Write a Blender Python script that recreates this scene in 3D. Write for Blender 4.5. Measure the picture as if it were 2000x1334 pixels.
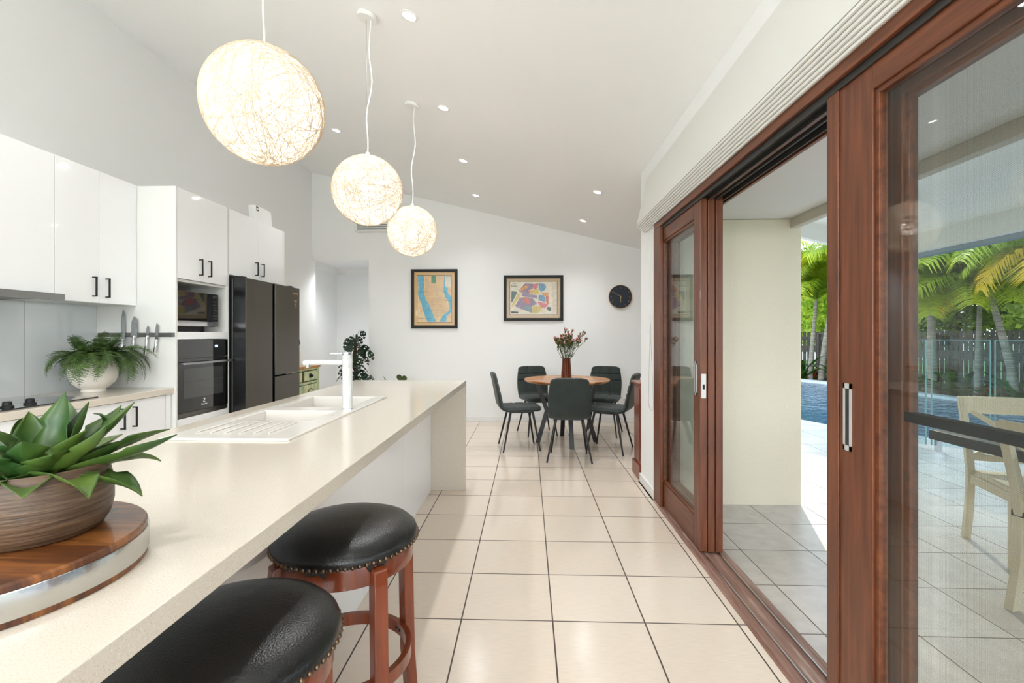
import bpy, bmesh, math, random
from math import sin, cos, pi, radians
from mathutils import Vector, Matrix

for o in list(bpy.data.objects): bpy.data.objects.remove(o, do_unlink=True)
S = bpy.context.scene
COL = S.collection

# ---------------------------------------------------------------- camera
EYE = 1.27
cam = bpy.data.objects.new('camera', bpy.data.cameras.new('camera')); COL.objects.link(cam)
cam.data.lens = 923 / 2000 * 36; cam.data.sensor_width = 36; cam.data.shift_y = -13 / 2000
cam.location = (0, 0, EYE); cam.rotation_euler = (pi / 2, 0, math.atan(31 / 923))
cam.data.clip_start = 0.02; cam.data.clip_end = 300
S.camera = cam

# ---------------------------------------------------------------- world, sun, exposure
vs = S.view_settings
vs.view_transform = 'Standard'; vs.look = 'None'; vs.gamma = 1; vs.use_curve_mapping = False
vs.exposure = 0.88
S.cycles.max_bounces = 14; S.cycles.diffuse_bounces = 8; S.cycles.glossy_bounces = 5; S.cycles.transparent_max_bounces = 24; S.cycles.transmission_bounces = 6
W = bpy.data.worlds.new('sky'); S.world = W; W.use_nodes = True
wn = W.node_tree.nodes; wl = W.node_tree.links; wn.clear()
wo = wn.new('ShaderNodeOutputWorld'); bg = wn.new('ShaderNodeBackground'); tc = wn.new('ShaderNodeTexCoord')
sp = wn.new('ShaderNodeSeparateXYZ'); cr = wn.new('ShaderNodeValToRGB')
cr.color_ramp.elements[0].position = 0.0; cr.color_ramp.elements[0].color = (0.93, 0.97, 1, 1)
cr.color_ramp.elements[1].position = 0.75; cr.color_ramp.elements[1].color = (0.55, 0.74, 1, 1)
wl.new(tc.outputs['Generated'], sp.inputs[0]); wl.new(sp.outputs['Z'], cr.inputs[0])
wl.new(cr.outputs[0], bg.inputs[0]); wl.new(bg.outputs[0], wo.inputs[0])
bg.inputs[1].default_value = 2.3

def lamp(name, kind, loc, energy, color=(1, 1, 1), parent=None, **kw):
    L = bpy.data.lights.new(name, kind); L.energy = energy; L.color = color
    for k, v in kw.items(): setattr(L, k, v)
    o = bpy.data.objects.new(name, L); COL.objects.link(o); o.location = loc
    if parent: o.parent = parent
    return o
sun = lamp('sun', 'SUN', (0, 0, 20), 1.9, (1, 0.93, 0.8), angle=radians(0.6))
el = radians(26)
sun.rotation_euler = Vector((-0.35 * cos(el), -0.936 * cos(el), -sin(el))).to_track_quat('-Z', 'Y').to_euler()
DOWN_W, BALL_W, FILL_W = 23.0, 2.0, 64.0

# ---------------------------------------------------------------- materials
def lin(c):
    return tuple(((v / 255) / 12.92 if v / 255 <= 0.04045 else ((v / 255 + 0.055) / 1.055) ** 2.4) for v in c) + (1,)
class Mat:
    def __init__(s, name):
        s.m = bpy.data.materials.new(name); s.m.use_nodes = True
        s.n = s.m.node_tree.nodes; s.l = s.m.node_tree.links
        s.p = s.n['Principled BSDF']; s.out = s.n['Material Output']
    def new(s, t, **kw):
        n = s.n.new(t)
        for k, v in kw.items(): setattr(n, k, v)
        return n
    def coords(s, scale=(1, 1, 1)):
        t = s.new('ShaderNodeTexCoord'); mp = s.new('ShaderNodeMapping'); mp.inputs['Scale'].default_value = scale
        s.l.new(t.outputs['Object'], mp.inputs[0]); return mp.outputs[0]
    def noise(s, vec, scale, detail=3, rough=0.5):
        n = s.new('ShaderNodeTexNoise'); n.inputs['Scale'].default_value = scale; n.inputs['Detail'].default_value = detail
        n.inputs['Roughness'].default_value = rough; s.l.new(vec, n.inputs['Vector']); return n.outputs[0]
    def ramp(s, fac, stops):
        r = s.new('ShaderNodeValToRGB'); e = r.color_ramp.elements
        while len(e) < len(stops): e.new(0.5)
        for i, (p, c) in enumerate(stops): e[i].position = p; e[i].color = lin(c) if len(c) == 3 else c
        s.l.new(fac, r.inputs[0]); return r.outputs[0]
    def bump(s, h, strength=0.3, dist=0.002):
        b = s.new('ShaderNodeBump'); b.inputs['Strength'].default_value = strength; b.inputs['Distance'].default_value = dist
        s.l.new(h, b.inputs['Height']); s.l.new(b.outputs[0], s.p.inputs['Normal'])
    def math(s, op, a, b=None):
        n = s.new('ShaderNodeMath', operation=op)
        for i, v in enumerate((a, b)):
            if v is None: continue
            if isinstance(v, (int, float)): n.inputs[i].default_value = v
            else: s.l.new(v, n.inputs[i])
        return n.outputs[0]
def plain(name, c, rough=0.5, metal=0, spec=0.5, coat=0, bump=None, sheen=0):
    a = Mat(name); a.p.inputs['Base Color'].default_value = lin(c); a.p.inputs['Roughness'].default_value = rough
    a.p.inputs['Metallic'].default_value = metal; a.p.inputs['Specular IOR Level'].default_value = spec
    a.p.inputs['Coat Weight'].default_value = coat; a.p.inputs['Sheen Weight'].default_value = sheen
    if bump:
        a.bump(a.noise(a.coords(), bump[0], 4), bump[1], bump[2])
    return a.m
def wood(name, stops, scale=(30, 30, 2.2), rough=0.35, coat=0.15, nscale=1.6):
    a = Mat(name); v = a.coords(scale); n = a.noise(v, nscale, 6, 0.6)
    a.l.new(a.ramp(n, stops), a.p.inputs['Base Color']); a.p.inputs['Roughness'].default_value = rough
    a.p.inputs['Coat Weight'].default_value = coat; a.bump(n, 0.12, 0.001); return a.m
def mottled(name, c1, c2, scale, rough=0.5, lo=0.35, hi=0.65, stretch=(1, 1, 1), bump=0, coat=0):
    a = Mat(name); n = a.noise(a.coords(stretch), scale, 4)
    a.l.new(a.ramp(n, [(lo, c1), (hi, c2)]), a.p.inputs['Base Color']); a.p.inputs['Roughness'].default_value = rough
    a.p.inputs['Coat Weight'].default_value = coat
    if bump: a.bump(n, bump, 0.003)
    return a.m
def leafmat(name, c1, c2, scale=8, trans=0.35, rough=0.4):
    a = Mat(name); n = a.noise(a.coords(), scale, 3); col = a.ramp(n, [(0.35, c1), (0.65, c2)])
    a.l.new(col, a.p.inputs['Base Color']); a.p.inputs['Roughness'].default_value = rough
    t = a.new('ShaderNodeBsdfTranslucent'); a.l.new(col, t.inputs[0]); mx = a.new('ShaderNodeMixShader'); mx.inputs[0].default_value = trans
    a.l.new(a.p.outputs[0], mx.inputs[1]); a.l.new(t.outputs[0], mx.inputs[2]); a.l.new(mx.outputs[0], a.out.inputs[0]); return a.m
def glassmat(name, tint=(1, 1, 1, 1), ior=1.5, rough=0.0, gain=1.0):
    a = Mat(name); f = a.new('ShaderNodeFresnel'); ge = a.new('ShaderNodeNewGeometry')
    a.l.new(a.math('ADD', ior, a.math('MULTIPLY', ge.outputs['Backfacing'], 1 / ior - ior)), f.inputs[0])
    t = a.new('ShaderNodeBsdfTransparent'); t.inputs[0].default_value = tint
    g = a.new('ShaderNodeBsdfGlossy'); g.inputs['Roughness'].default_value = rough
    mx = a.new('ShaderNodeMixShader'); a.l.new(a.math('MULTIPLY', f.outputs[0], gain), mx.inputs[0])
    a.l.new(t.outputs[0], mx.inputs[1]); a.l.new(g.outputs[0], mx.inputs[2]); a.l.new(mx.outputs[0], a.out.inputs[0]); return a.m
def emit(name, c, st):
    a = Mat(name); a.p.inputs['Base Color'].default_value = (1, 1, 1, 1); a.p.inputs['Emission Color'].default_value = c
    a.p.inputs['Emission Strength'].default_value = st; return a.m
def tiles(name, T, x0, y0, c1, c2, grout, rough, gw=0.0032, streak=True, spot=None):
    a = Mat(name); t = a.new('ShaderNodeTexCoord'); s = a.new('ShaderNodeSeparateXYZ'); a.l.new(t.outputs['Object'], s.inputs[0])
    masks = []; cells = []
    for ax, o in ((0, x0), (1, y0)):
        q = a.math('DIVIDE', a.math('SUBTRACT', s.outputs[ax], o), T); cells.append(a.math('FLOOR', q))
        fr = a.math('FRACT', q); d = a.math('MINIMUM', fr, a.math('SUBTRACT', 1.0, fr)); masks.append(a.math('LESS_THAN', d, gw / T))
    g = a.math('MAXIMUM', masks[0], masks[1])
    cv = a.new('ShaderNodeCombineXYZ'); a.l.new(cells[0], cv.inputs[0]); a.l.new(cells[1], cv.inputs[1])
    wn_ = a.new('ShaderNodeTexWhiteNoise', noise_dimensions='2D'); a.l.new(cv.outputs[0], wn_.inputs['Vector'])
    n = a.noise(a.coords((3, 60, 1) if streak else (6, 6, 6)), 6 if streak else 2, 4)
    f = a.math('ADD', a.math('MULTIPLY', n, 0.75), a.math('MULTIPLY', wn_.outputs['Value'], 0.25))
    col = a.ramp(f, [(0.3, c1), (0.7, c2)])
    if spot:
        sn = a.noise(a.coords((1, 1.6, 1)), 9, 5, 0.7); mk = a.ramp(sn, [(0.62, (0, 0, 0)), (0.75, (255, 255, 255))])
        m0 = a.new('ShaderNodeMix', data_type='RGBA'); a.l.new(a.math('MULTIPLY', mk, 0.25), m0.inputs[0]); a.l.new(col, m0.inputs[6])
        m0.inputs[7].default_value = lin(spot); col = m0.outputs[2]
    mx = a.new('ShaderNodeMix', data_type='RGBA'); a.l.new(g, mx.inputs[0]); a.l.new(col, mx.inputs[6]); mx.inputs[7].default_value = lin(grout)
    a.l.new(mx.outputs[2], a.p.inputs['Base Color'])
    a.l.new(a.math('ADD', a.math('MULTIPLY', g, 0.5), rough), a.p.inputs['Roughness'])
    a.bump(a.math('SUBTRACT', a.math('MULTIPLY', n, 0.15), g), 0.35, 0.0015); return a.m

M = {}
M['wall'] = plain('wall_paint', (238, 239, 239), 0.65, bump=(220, 0.04, 0.001))
M['ceiling'] = plain('ceiling_paint', (241, 242, 243), 0.7, bump=(200, 0.03, 0.001))
M['trim'] = plain('trim_gloss', (232, 232, 231), 0.35)
M['gloss'] = plain('gloss_white_laminate', (238, 239, 240), 0.09, coat=0.4)
M['carcass'] = plain('white_board', (222, 222, 219), 0.3)
M['seam'] = plain('joint_grey', (120, 120, 118), 0.8)  # even grey for panel joints and socket slots
M['splash'] = plain('grey_white_glass', (212, 217, 220), 0.05, coat=1.0)
M['tile'] = tiles('floor_tile', 0.406, 0.110, 2.102, (216, 201, 184), (230, 216, 200), (78, 64, 56), 0.16)
M['patio'] = tiles('patio_tile', 0.404, 1.286, 2.095, (188, 180, 172), (208, 201, 194), (110, 98, 84), 0.32, 0.003, False, (96, 88, 80))
def stone():
    a = Mat('speckled_stone'); v = a.coords(); n = a.noise(v, 420, 2, 0.6); n2 = a.noise(v, 160, 2, 0.6)
    col = a.ramp(n, [(0.30, (188, 178, 163)), (0.42, (207, 197, 183)), (0.64, (210, 201, 187)), (0.76, (230, 226, 218))])
    mx = a.new('ShaderNodeMix', data_type='RGBA'); a.l.new(a.ramp(n2, [(0.68, (0, 0, 0)), (0.74, (110, 110, 110))]), mx.inputs[0])
    a.l.new(col, mx.inputs[6]); mx.inputs[7].default_value = lin((186, 173, 155)); a.l.new(mx.outputs[2], a.p.inputs['Base Color'])
    a.p.inputs['Roughness'].default_value = 0.13; return a.m
M['stone'] = stone()
M['black'] = plain('black_metal', (22, 22, 23), 0.35)
M['mattblack'] = plain('matt_black', (16, 16, 17), 0.6)
M['chrome'] = plain('chrome', (225, 225, 228), 0.08, 1)
M['band'] = plain('hammered_silver', (200, 200, 200), 0.22, 1, bump=(26, 0.25, 0.004))
M['satin'] = plain('satin_silver', (196, 196, 194), 0.35, 0.3)
M['steel'] = plain('brushed_steel', (176, 178, 180), 0.28, 1, bump=(300, 0.03, 0.0005))
M['darksteel'] = plain('dark_steel', (118, 116, 112), 0.35, 1)
M['blackglass'] = plain('black_glass', (12, 12, 13), 0.04, coat=1)
M['ovenwindow'] = plain('oven_window_glass', (58, 59, 58), 0.06, coat=1)
M['fridge'] = plain('black_stainless', (84, 79, 72), 0.3, 0.75, bump=(500, 0.03, 0.0004))
M['fridgeside'] = plain('fridge_side_black', (20, 20, 21), 0.25)
M['gold'] = plain('gold_print', (206, 172, 120), 0.4, 0.2)
M['whiteprint'] = plain('white_print', (230, 230, 230), 0.5)
M['ceramic'] = plain('white_composite_sink', (216, 211, 204), 0.2)
M['tapwhite'] = plain('white_enamel', (208, 208, 207), 0.15, coat=0.5)
M['redwood'] = wood('red_mahogany', [(0.3, (74, 36, 18)), (0.55, (106, 57, 31)), (0.75, (124, 71, 42))], (26, 26, 1.6), 0.4, 0.05)
M['redwoodY'] = wood('red_mahogany_along', [(0.3, (74, 36, 18)), (0.55, (106, 57, 31)), (0.75, (124, 71, 42))], (26, 1.6, 26), 0.4, 0.05)
M['sill'] = wood('weathered_sill', [(0.3, (104, 66, 52)), (0.55, (142, 106, 92)), (0.75, (186, 166, 154))], (30, 2, 30), 0.5, 0)
M['stoolwood'] = wood('cherry_stain', [(0.3, (96, 38, 14)), (0.6, (124, 54, 22)), (0.8, (138, 66, 30))], (20, 20, 2), 0.28, 0.4)
M['cabwood'] = wood('sideboard_cherry', [(0.3, (100, 40, 18)), (0.6, (128, 56, 26)), (0.8, (146, 70, 36))], (14, 14, 2), 0.3, 0.3)
M['tablewood'] = wood('acacia_top', [(0.25, (120, 66, 30)), (0.45, (176, 112, 60)), (0.7, (204, 144, 88))], (2, 14, 14), 0.35, 0.3, 2.2)
M['boardwood'] = wood('lazy_susan_wood', [(0.22, (54, 26, 14)), (0.42, (98, 50, 24)), (0.6, (140, 82, 40)), (0.8, (176, 116, 60))], (1.6, 22, 3), 0.3, 0.3, 1.8)
def planks(name, pitch, cols, rough=0.32, seglen=0.3):
    a = Mat(name); t = a.new('ShaderNodeTexCoord'); sx = a.new('ShaderNodeSeparateXYZ'); a.l.new(t.outputs['Object'], sx.inputs[0])
    row = a.math('FLOOR', a.math('DIVIDE', sx.outputs[1], pitch)); seg = a.math('FLOOR', a.math('ADD', a.math('DIVIDE', sx.outputs[0], seglen), a.math('MULTIPLY', row, 0.37)))
    cv = a.new('ShaderNodeCombineXYZ'); a.l.new(row, cv.inputs[0]); a.l.new(seg, cv.inputs[1]); w_ = a.new('ShaderNodeTexWhiteNoise', noise_dimensions='2D'); a.l.new(cv.outputs[0], w_.inputs['Vector'])
    n = a.noise(a.coords((3, 40, 8)), 2.2, 6, 0.6); f = a.math('ADD', a.math('MULTIPLY', n, 0.6), a.math('MULTIPLY', w_.outputs['Value'], 0.4))
    a.l.new(a.ramp(f, [(0.22 + 0.56 * i / (len(cols) - 1), c) for i, c in enumerate(cols)]), a.p.inputs['Base Color']); a.p.inputs['Roughness'].default_value = rough; a.p.inputs['Coat Weight'].default_value = 0.25
    a.bump(n, 0.1, 0.001); return a.m
M['boardwood'] = planks('lazy_susan_wood', 0.05, [(34, 17, 10), (62, 32, 17), (92, 50, 24), (140, 86, 40), (70, 36, 18)])
M['tablewood'] = planks('acacia_top', 0.07, [(112, 62, 26), (160, 98, 48), (200, 138, 78), (222, 168, 106)], 0.35, 0.5)
M['potwood'] = mottled('rough_brown_ceramic', (58, 40, 27), (112, 88, 66), 5, 0.45, 0.3, 0.7, (3, 3, 40), 0.5)
M['soil'] = plain('dark_soil', (40, 28, 20), 0.95, bump=(60, 0.8, 0.01))
def leather():
    a = Mat('black_leather'); a.p.inputs['Base Color'].default_value = lin((20, 20, 20)); a.p.inputs['Roughness'].default_value = 0.3
    v = a.new('ShaderNodeTexVoronoi'); v.inputs['Scale'].default_value = 260; a.l.new(a.coords(), v.inputs['Vector']); a.bump(v.outputs['Distance'], 0.35, 0.0012); return a.m
M['leather'] = leather()
M['nail'] = plain('antique_nailhead', (112, 92, 74), 0.3, 1)
M['velvet'] = mottled('dark_green_velvet', (26, 36, 33), (40, 50, 46), 9, 0.75, 0.3, 0.7)
M['velvet'].node_tree.nodes['Principled BSDF'].inputs['Sheen Weight'].default_value = 0.15
M['seamgreen'] = plain('velvet_seam', (20, 25, 24), 0.9)
M['glass'] = glassmat('door_glass', (0.95, 0.98, 0.97, 1), 1.5, 0, 0.8)
M['poolglass'] = glassmat('pool_fence_glass', (0.86, 0.95, 0.96, 1), 1.5, 0, 0.8)
M['glassedge'] = plain('glass_edge_green', (120, 158, 152), 0.2)
M['pictureglass'] = glassmat('picture_glass', (1, 1, 1, 1), 1.4, 0, 0.6)
M['ambervase'] = plain('amber_copper_glass', (112, 58, 36), 0.1, 0.4, coat=0.8)
M['render'] = plain('cream_render', (228, 220, 200), 0.85, bump=(90, 0.5, 0.004))
M['soffit'] = plain('patio_soffit', (222, 222, 218), 0.7, bump=(120, 0.1, 0.001))
M['fascia'] = plain('cream_fascia', (196, 190, 176), 0.6)
M['greyfascia'] = plain('blue_grey_gutter', (128, 144, 156), 0.5)
M['blind'] = plain('off_white_blind', (226, 226, 222), 0.75)
M['blindline'] = plain('blind_groove', (150, 150, 148), 0.8)
M['track'] = plain('dark_track', (44, 42, 40), 0.5)
M['water'] = None
def water():
    a = Mat('pool_water'); a.p.inputs['Base Color'].default_value = lin((26, 92, 118)); a.p.inputs['Roughness'].default_value = 0.03
    a.p.inputs['IOR'].default_value = 1.33; n = a.noise(a.coords((1, 1, 1)), 5, 3); a.bump(n, 0.7, 0.06); return a.m
M['water'] = water(); M['water'].node_tree.nodes['Principled BSDF'].inputs['Base Color'].default_value = lin((16, 74, 100))
M['coping'] = plain('pool_coping', (206, 208, 208), 0.5)
M['fence'] = mottled('weathered_paling', (70, 66, 62), (112, 106, 98), 5, 0.85, 0.3, 0.7, (8, 8, 1))
M['trunk'] = mottled('palm_trunk_bark', (120, 112, 100), (172, 164, 150), 3, 0.9, 0.35, 0.65, (1, 1, 14), 0.6)
M['bark'] = mottled('tree_bark', (70, 58, 46), (110, 94, 76), 6, 0.9, 0.3, 0.7, (3, 3, 1), 0.5)
M['palm'] = leafmat('palm_frond', (104, 142, 36), (196, 208, 56), 0.9, 0.5)
M['palmyellow'] = leafmat('palm_frond_yellow', (226, 200, 50), (244, 206, 70), 0.9, 0.5)
M['treeleaf'] = leafmat('tree_leaf', (92, 130, 44), (206, 220, 84), 1.3, 0.55)
M['bush'] = leafmat('garden_leaf', (40, 82, 30), (92, 134, 48), 4, 0.35)
M['bromeliad'] = leafmat('bromeliad_leaf', (150, 70, 36), (110, 110, 40), 6, 0.3)
M['agave'] = leafmat('agave_leaf', (44, 76, 30), (98, 122, 50), 9, 0.06, 0.38)
M['fern'] = leafmat('fern_leaf', (44, 70, 26), (84, 112, 46), 30, 0.2, 0.6)
M['monstera'] = leafmat('dark_climber_leaf', (12, 34, 22), (24, 56, 34), 14, 0.05, 0.35)
M['heartleaf'] = leafmat('heart_leaf', (58, 78, 36), (76, 98, 46), 6, 0.15, 0.5)
M['stem'] = plain('green_stem', (62, 78, 40), 0.6)
M['brownstem'] = plain('coir_pole', (74, 44, 34), 0.95, bump=(120, 0.8, 0.006))
M['petal'] = plain('pink_petal', (236, 156, 160), 0.6)
M['bud'] = plain('rust_bud', (140, 92, 70), 0.7)
M['vasewhite'] = plain('chalky_white_ceramic', (236, 230, 220), 0.6, bump=(25, 0.15, 0.004))
M['whitechair'] = plain('cream_painted_wood', (222, 208, 178), 0.5)
M['outtable'] = wood('charcoal_stained_timber', [(0.3, (30, 28, 27)), (0.7, (58, 54, 51))], (20, 2, 20), 0.4, 0.1)
M['outleg'] = plain('reddish_table_leg', (96, 52, 38), 0.6)
M['grass'] = mottled('lawn', (70, 104, 40), (110, 140, 62), 6, 0.95)
M['garden'] = mottled('garden_mulch', (60, 44, 32), (96, 76, 58), 12, 0.95)
M['roofblue'] = mottled('slate_blue_roof', (92, 108, 124), (128, 142, 156), 3, 0.6, 0.4, 0.6, (1, 1, 12))
M['housewall'] = plain('white_house_wall', (238, 238, 234), 0.7)
M['gutter'] = plain('dark_green_gutter', (40, 62, 62), 0.5)
M['solar'] = plain('solar_glass', (196, 206, 214), 0.2)
M['distress'] = mottled('distressed_green_paint', (158, 186, 152), (208, 206, 160), 7, 0.65, 0.35, 0.62, (2, 2, 1), 0.3)
M['distressdark'] = plain('worn_brown_edge', (88, 74, 50), 0.7)
M['mapwater'] = mottled('map_water', (70, 158, 190), (96, 178, 204), 30, 0.6)
M['mapland'] = mottled('map_land', (228, 200, 144), (212, 182, 150), 18, 0.7)
M['matboard'] = plain('tan_mat', (214, 176, 122), 0.8)
M['matboard2'] = plain('taupe_mat', (196, 172, 138), 0.8)
M['mapgreen'] = mottled('map_park', (92, 150, 112), (70, 128, 96), 60, 0.7)
M['mappaper'] = mottled('map_paper', (226, 214, 192), (206, 202, 184), 30, 0.7)
M['mapink'] = plain('map_ink', (54, 52, 48), 0.7)
for k, c in dict(mapblue=(104, 156, 190), mappurple=(152, 132, 156), maporange=(222, 158, 100), mapyellow=(218, 196, 112), mappink=(212, 124, 130),
                 mapred=(214, 118, 96), mapslate=(134, 152, 160), mapteal=(78, 102, 96)).items():
    M[k] = mottled(k, tuple(int(v * 0.86) for v in c), c, 60, 0.7)
M['clockface'] = plain('navy_dial', (30, 42, 54), 0.5)
M['rosegold'] = plain('rose_gold_rim', (190, 150, 118), 0.25, 0.9)
M['mesh'] = None
def screen():
    a = Mat('insect_screen'); d = a.new('ShaderNodeBsdfDiffuse'); d.inputs[0].default_value = lin((64, 68, 70)); t = a.new('ShaderNodeBsdfTransparent')
    tcn = a.new('ShaderNodeTexCoord'); s = a.new('ShaderNodeSeparateXYZ'); a.l.new(tcn.outputs['Object'], s.inputs[0])
    fy = a.math('FRACT', a.math('MULTIPLY', s.outputs[1], 420.0)); fz = a.math('FRACT', a.math('MULTIPLY', s.outputs[2], 420.0))
    g = a.math('MAXIMUM', a.math('LESS_THAN', fy, 0.10), a.math('LESS_THAN', fz, 0.10))
    mx = a.new('ShaderNodeMixShader'); a.l.new(g, mx.inputs[0]); a.l.new(t.outputs[0], mx.inputs[1]); a.l.new(d.outputs[0], mx.inputs[2]); a.l.new(mx.outputs[0], a.out.inputs[0]); return a.m
M['mesh'] = screen()
M['lampglow'] = emit('downlight_lens', (1, 0.97, 0.92, 1), 14)
M['bulb'] = emit('pendant_bulb', (1, 0.95, 0.88, 1), 14)
M['display'] = emit('oven_display', (0.25, 0.45, 1, 1), 0.9)
M['string'] = leafmat('pendant_string', (218, 203, 180), (232, 220, 202), 3, 0.35, 0.8)
def liner():
    a = Mat('pendant_web'); t = a.new('ShaderNodeBsdfTransparent'); tr = a.new('ShaderNodeBsdfTranslucent'); tr.inputs[0].default_value = lin((252, 250, 245)); d = a.new('ShaderNodeBsdfDiffuse'); d.inputs[0].default_value = lin((250, 248, 244))
    m1 = a.new('ShaderNodeMixShader'); m1.inputs[0].default_value = 0.5; a.l.new(d.outputs[0], m1.inputs[1]); a.l.new(tr.outputs[0], m1.inputs[2])
    v = a.new('ShaderNodeTexVoronoi', feature='DISTANCE_TO_EDGE'); v.inputs['Scale'].default_value = 75; a.l.new(a.coords(), v.inputs['Vector'])
    m2 = a.new('ShaderNodeMixShader'); a.l.new(a.math('MULTIPLY', a.math('GREATER_THAN', v.outputs['Distance'], 0.16), 0.55), m2.inputs[0]); a.l.new(m1.outputs[0], m2.inputs[1]); a.l.new(t.outputs[0], m2.inputs[2]); a.l.new(m2.outputs[0], a.out.inputs[0]); return a.m
M['liner'] = liner()
M['cord'] = plain('clear_white_cord', (232, 232, 230), 0.3)
M['plastic'] = plain('white_plastic', (234, 234, 232), 0.4)
M['slot'] = plain('dark_slot', (24, 24, 25), 0.7)
M['knife'] = plain('knife_blade_steel', (150, 152, 154), 0.25, 1)
M['pool'] = plain('pool_tile', (60, 130, 160), 0.4)

# ---------------------------------------------------------------- geometry helpers
ORG = {}
class MB:
    def __init__(s): s.v = []; s.f = []; s.mi = []; s.mats = []; s.cur = 0
    def use(s, m):
        if m not in s.mats: s.mats.append(m)
        s.cur = s.mats.index(m); return s
    def add(s, vs_, fs_):
        b = len(s.v); s.v += [Vector(v) for v in vs_]; s.f += [tuple(i + b for i in f) for f in fs_]; s.mi += [s.cur] * len(fs_); return s
    def box(s, x0, x1, y0, y1, z0, z1):
        v = [(x, y, z) for x in (x0, x1) for y in (y0, y1) for z in (z0, z1)]
        return s.add(v, [(0, 1, 3, 2), (4, 6, 7, 5), (0, 4, 5, 1), (2, 3, 7, 6), (0, 2, 6, 4), (1, 5, 7, 3)])
    def tube(s, pts, r, n=8, cap=True, sq=None):
        pts = [Vector(p) for p in pts]; rr = r if isinstance(r, (list, tuple)) else [r] * len(pts)
        vs_ = []; fs_ = []; up = None
        for i, p in enumerate(pts):
            t = (pts[min(i + 1, len(pts) - 1)] - pts[max(i - 1, 0)]).normalized()
            if up is None: up = Vector((0, 0, 1)) if abs(t.z) < 0.9 else Vector((0, 1, 0))
            a = t.cross(up)
            if a.length < 1e-5: a = t.cross(Vector((1, 0.1, 0)))
            a.normalize(); b = t.cross(a).normalized(); up = -b if False else a.cross(t)
            for k in range(n):
                ang = 2 * pi * k / n + (pi / 4 if sq else 0)
                if sq: vs_.append(p + a * (sq[0] if cos(ang) > 0 else -sq[0]) * 1.0 + b * (sq[1] if sin(ang) > 0 else -sq[1]))
                else: vs_.append(p + (a * cos(ang) + b * sin(ang)) * rr[i])
        for i in range(len(pts) - 1):
            for k in range(n):
                k2 = (k + 1) % n; fs_.append((i * n + k, i * n + k2, (i + 1) * n + k2, (i + 1) * n + k))
        if cap: fs_.append(tuple(range(n - 1, -1, -1))); fs_.append(tuple((len(pts) - 1) * n + k for k in range(n)))
        return s.add(vs_, fs_)
    def cyl(s, p0, p1, r0, r1=None, n=20): return s.tube([p0, p1], [r0, r0 if r1 is None else r1], n)
    def lathe(s, prof, c=(0, 0, 0), n=40):
        vs_ = []; fs_ = []
        for (r, z) in prof:
            for k in range(n): a = 2 * pi * k / n; vs_.append((c[0] + r * cos(a), c[1] + r * sin(a), c[2] + z))
        for i in range(len(prof) - 1):
            for k in range(n):
                k2 = (k + 1) % n; fs_.append((i * n + k, i * n + k2, (i + 1) * n + k2, (i + 1) * n + k))
        return s.add(vs_, fs_)
    def prism(s, poly, axis, a, b):
        def P(p, t): return (t, p[0], p[1]) if axis == 'x' else ((p[0], t, p[1]) if axis == 'y' else (p[0], p[1], t))
        n = len(poly); vs_ = [P(p, a) for p in poly] + [P(p, b) for p in poly]
        fs_ = [tuple(range(n - 1, -1, -1)), tuple(range(n, 2 * n))] + [(i, (i + 1) % n, n + (i + 1) % n, n + i) for i in range(n)]
        return s.add(vs_, fs_)
    def ball(s, c, r, n=10, sz=1.0):
        return s.lathe([(max(1e-4, r * sin(pi * i / n)), -r * sz * cos(pi * i / n)) for i in range(n + 1)], c, n + 2)
    def xf(s, mat, start=0):
        for i in range(start, len(s.v)): s.v[i] = mat @ s.v[i]
        return s
    def text(s, string, size, mat, bold=0.0, align='CENTER'):
        cu = bpy.data.curves.new('t', 'FONT'); cu.body = string; cu.size = size; cu.align_x = align; cu.align_y = 'CENTER'; cu.offset = bold; cu.resolution_u = 2
        o = bpy.data.objects.new('t', cu); COL.objects.link(o); bpy.context.view_layer.update()
        me = bpy.data.meshes.new_from_object(o.evaluated_get(bpy.context.evaluated_depsgraph_get()))
        s.add([mat @ v.co for v in me.vertices], [tuple(p.vertices) for p in me.polygons])
        bpy.data.objects.remove(o, do_unlink=True); bpy.data.curves.remove(cu); bpy.data.meshes.remove(me); return s
    def build(s, name, mat, parent=None, smooth=False, bevel=0.0, label=None, seg=2, recalc=True):
        org = ORG.get(parent, Vector((0, 0, 0))) if parent else Vector((0, 0, 0))
        me = bpy.data.meshes.new(name); me.from_pydata([v - org for v in s.v], [], s.f)
        mats = s.mats if s.mats else [mat]
        for m in mats: me.materials.append(m)
        if len(mats) > 1: me.polygons.foreach_set('material_index', s.mi)
        me.update()
        if recalc:
            bm = bmesh.new(); bm.from_mesh(me); bmesh.ops.recalc_face_normals(bm, faces=bm.faces[:]); bm.to_mesh(me); bm.free()
        if smooth:
            me.polygons.foreach_set('use_smooth', [True] * len(me.polygons))
            if smooth != 'all': me.set_sharp_from_angle(angle=radians(38))
        o = bpy.data.objects.new(name, me); COL.objects.link(o)
        if parent: o.parent = parent
        ORG[o] = org
        if bevel:
            b = o.modifiers.new('bevel', 'BEVEL'); b.width = bevel; b.segments = seg; b.limit_method = 'ANGLE'; b.angle_limit = radians(40)
            b.harden_normals = False
        if label: o['label'] = label
        return o
def B(name, dims, mat, parent=None, bevel=0.0, label=None):
    return MB().box(*dims).build(name, mat, parent, bevel=bevel, label=label)
def thing(name, loc, label, cat, group=None, kind=None, rz=0):
    o = bpy.data.objects.new(name, None); COL.objects.link(o); o.location = loc; o.empty_display_size = 0.05
    ORG[o] = Vector(loc); o.rotation_euler = (0, 0, rz); tag(o, label, cat, group, kind); return o
def tag(o, label=None, cat=None, group=None, kind=None):
    if label: o['label'] = label
    if cat: o['category'] = cat
    if group: o['group'] = group
    if kind: o['kind'] = kind
    return o
def struct(o, label=None, cat=None): return tag(o, label, cat, None, 'structure')
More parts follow.
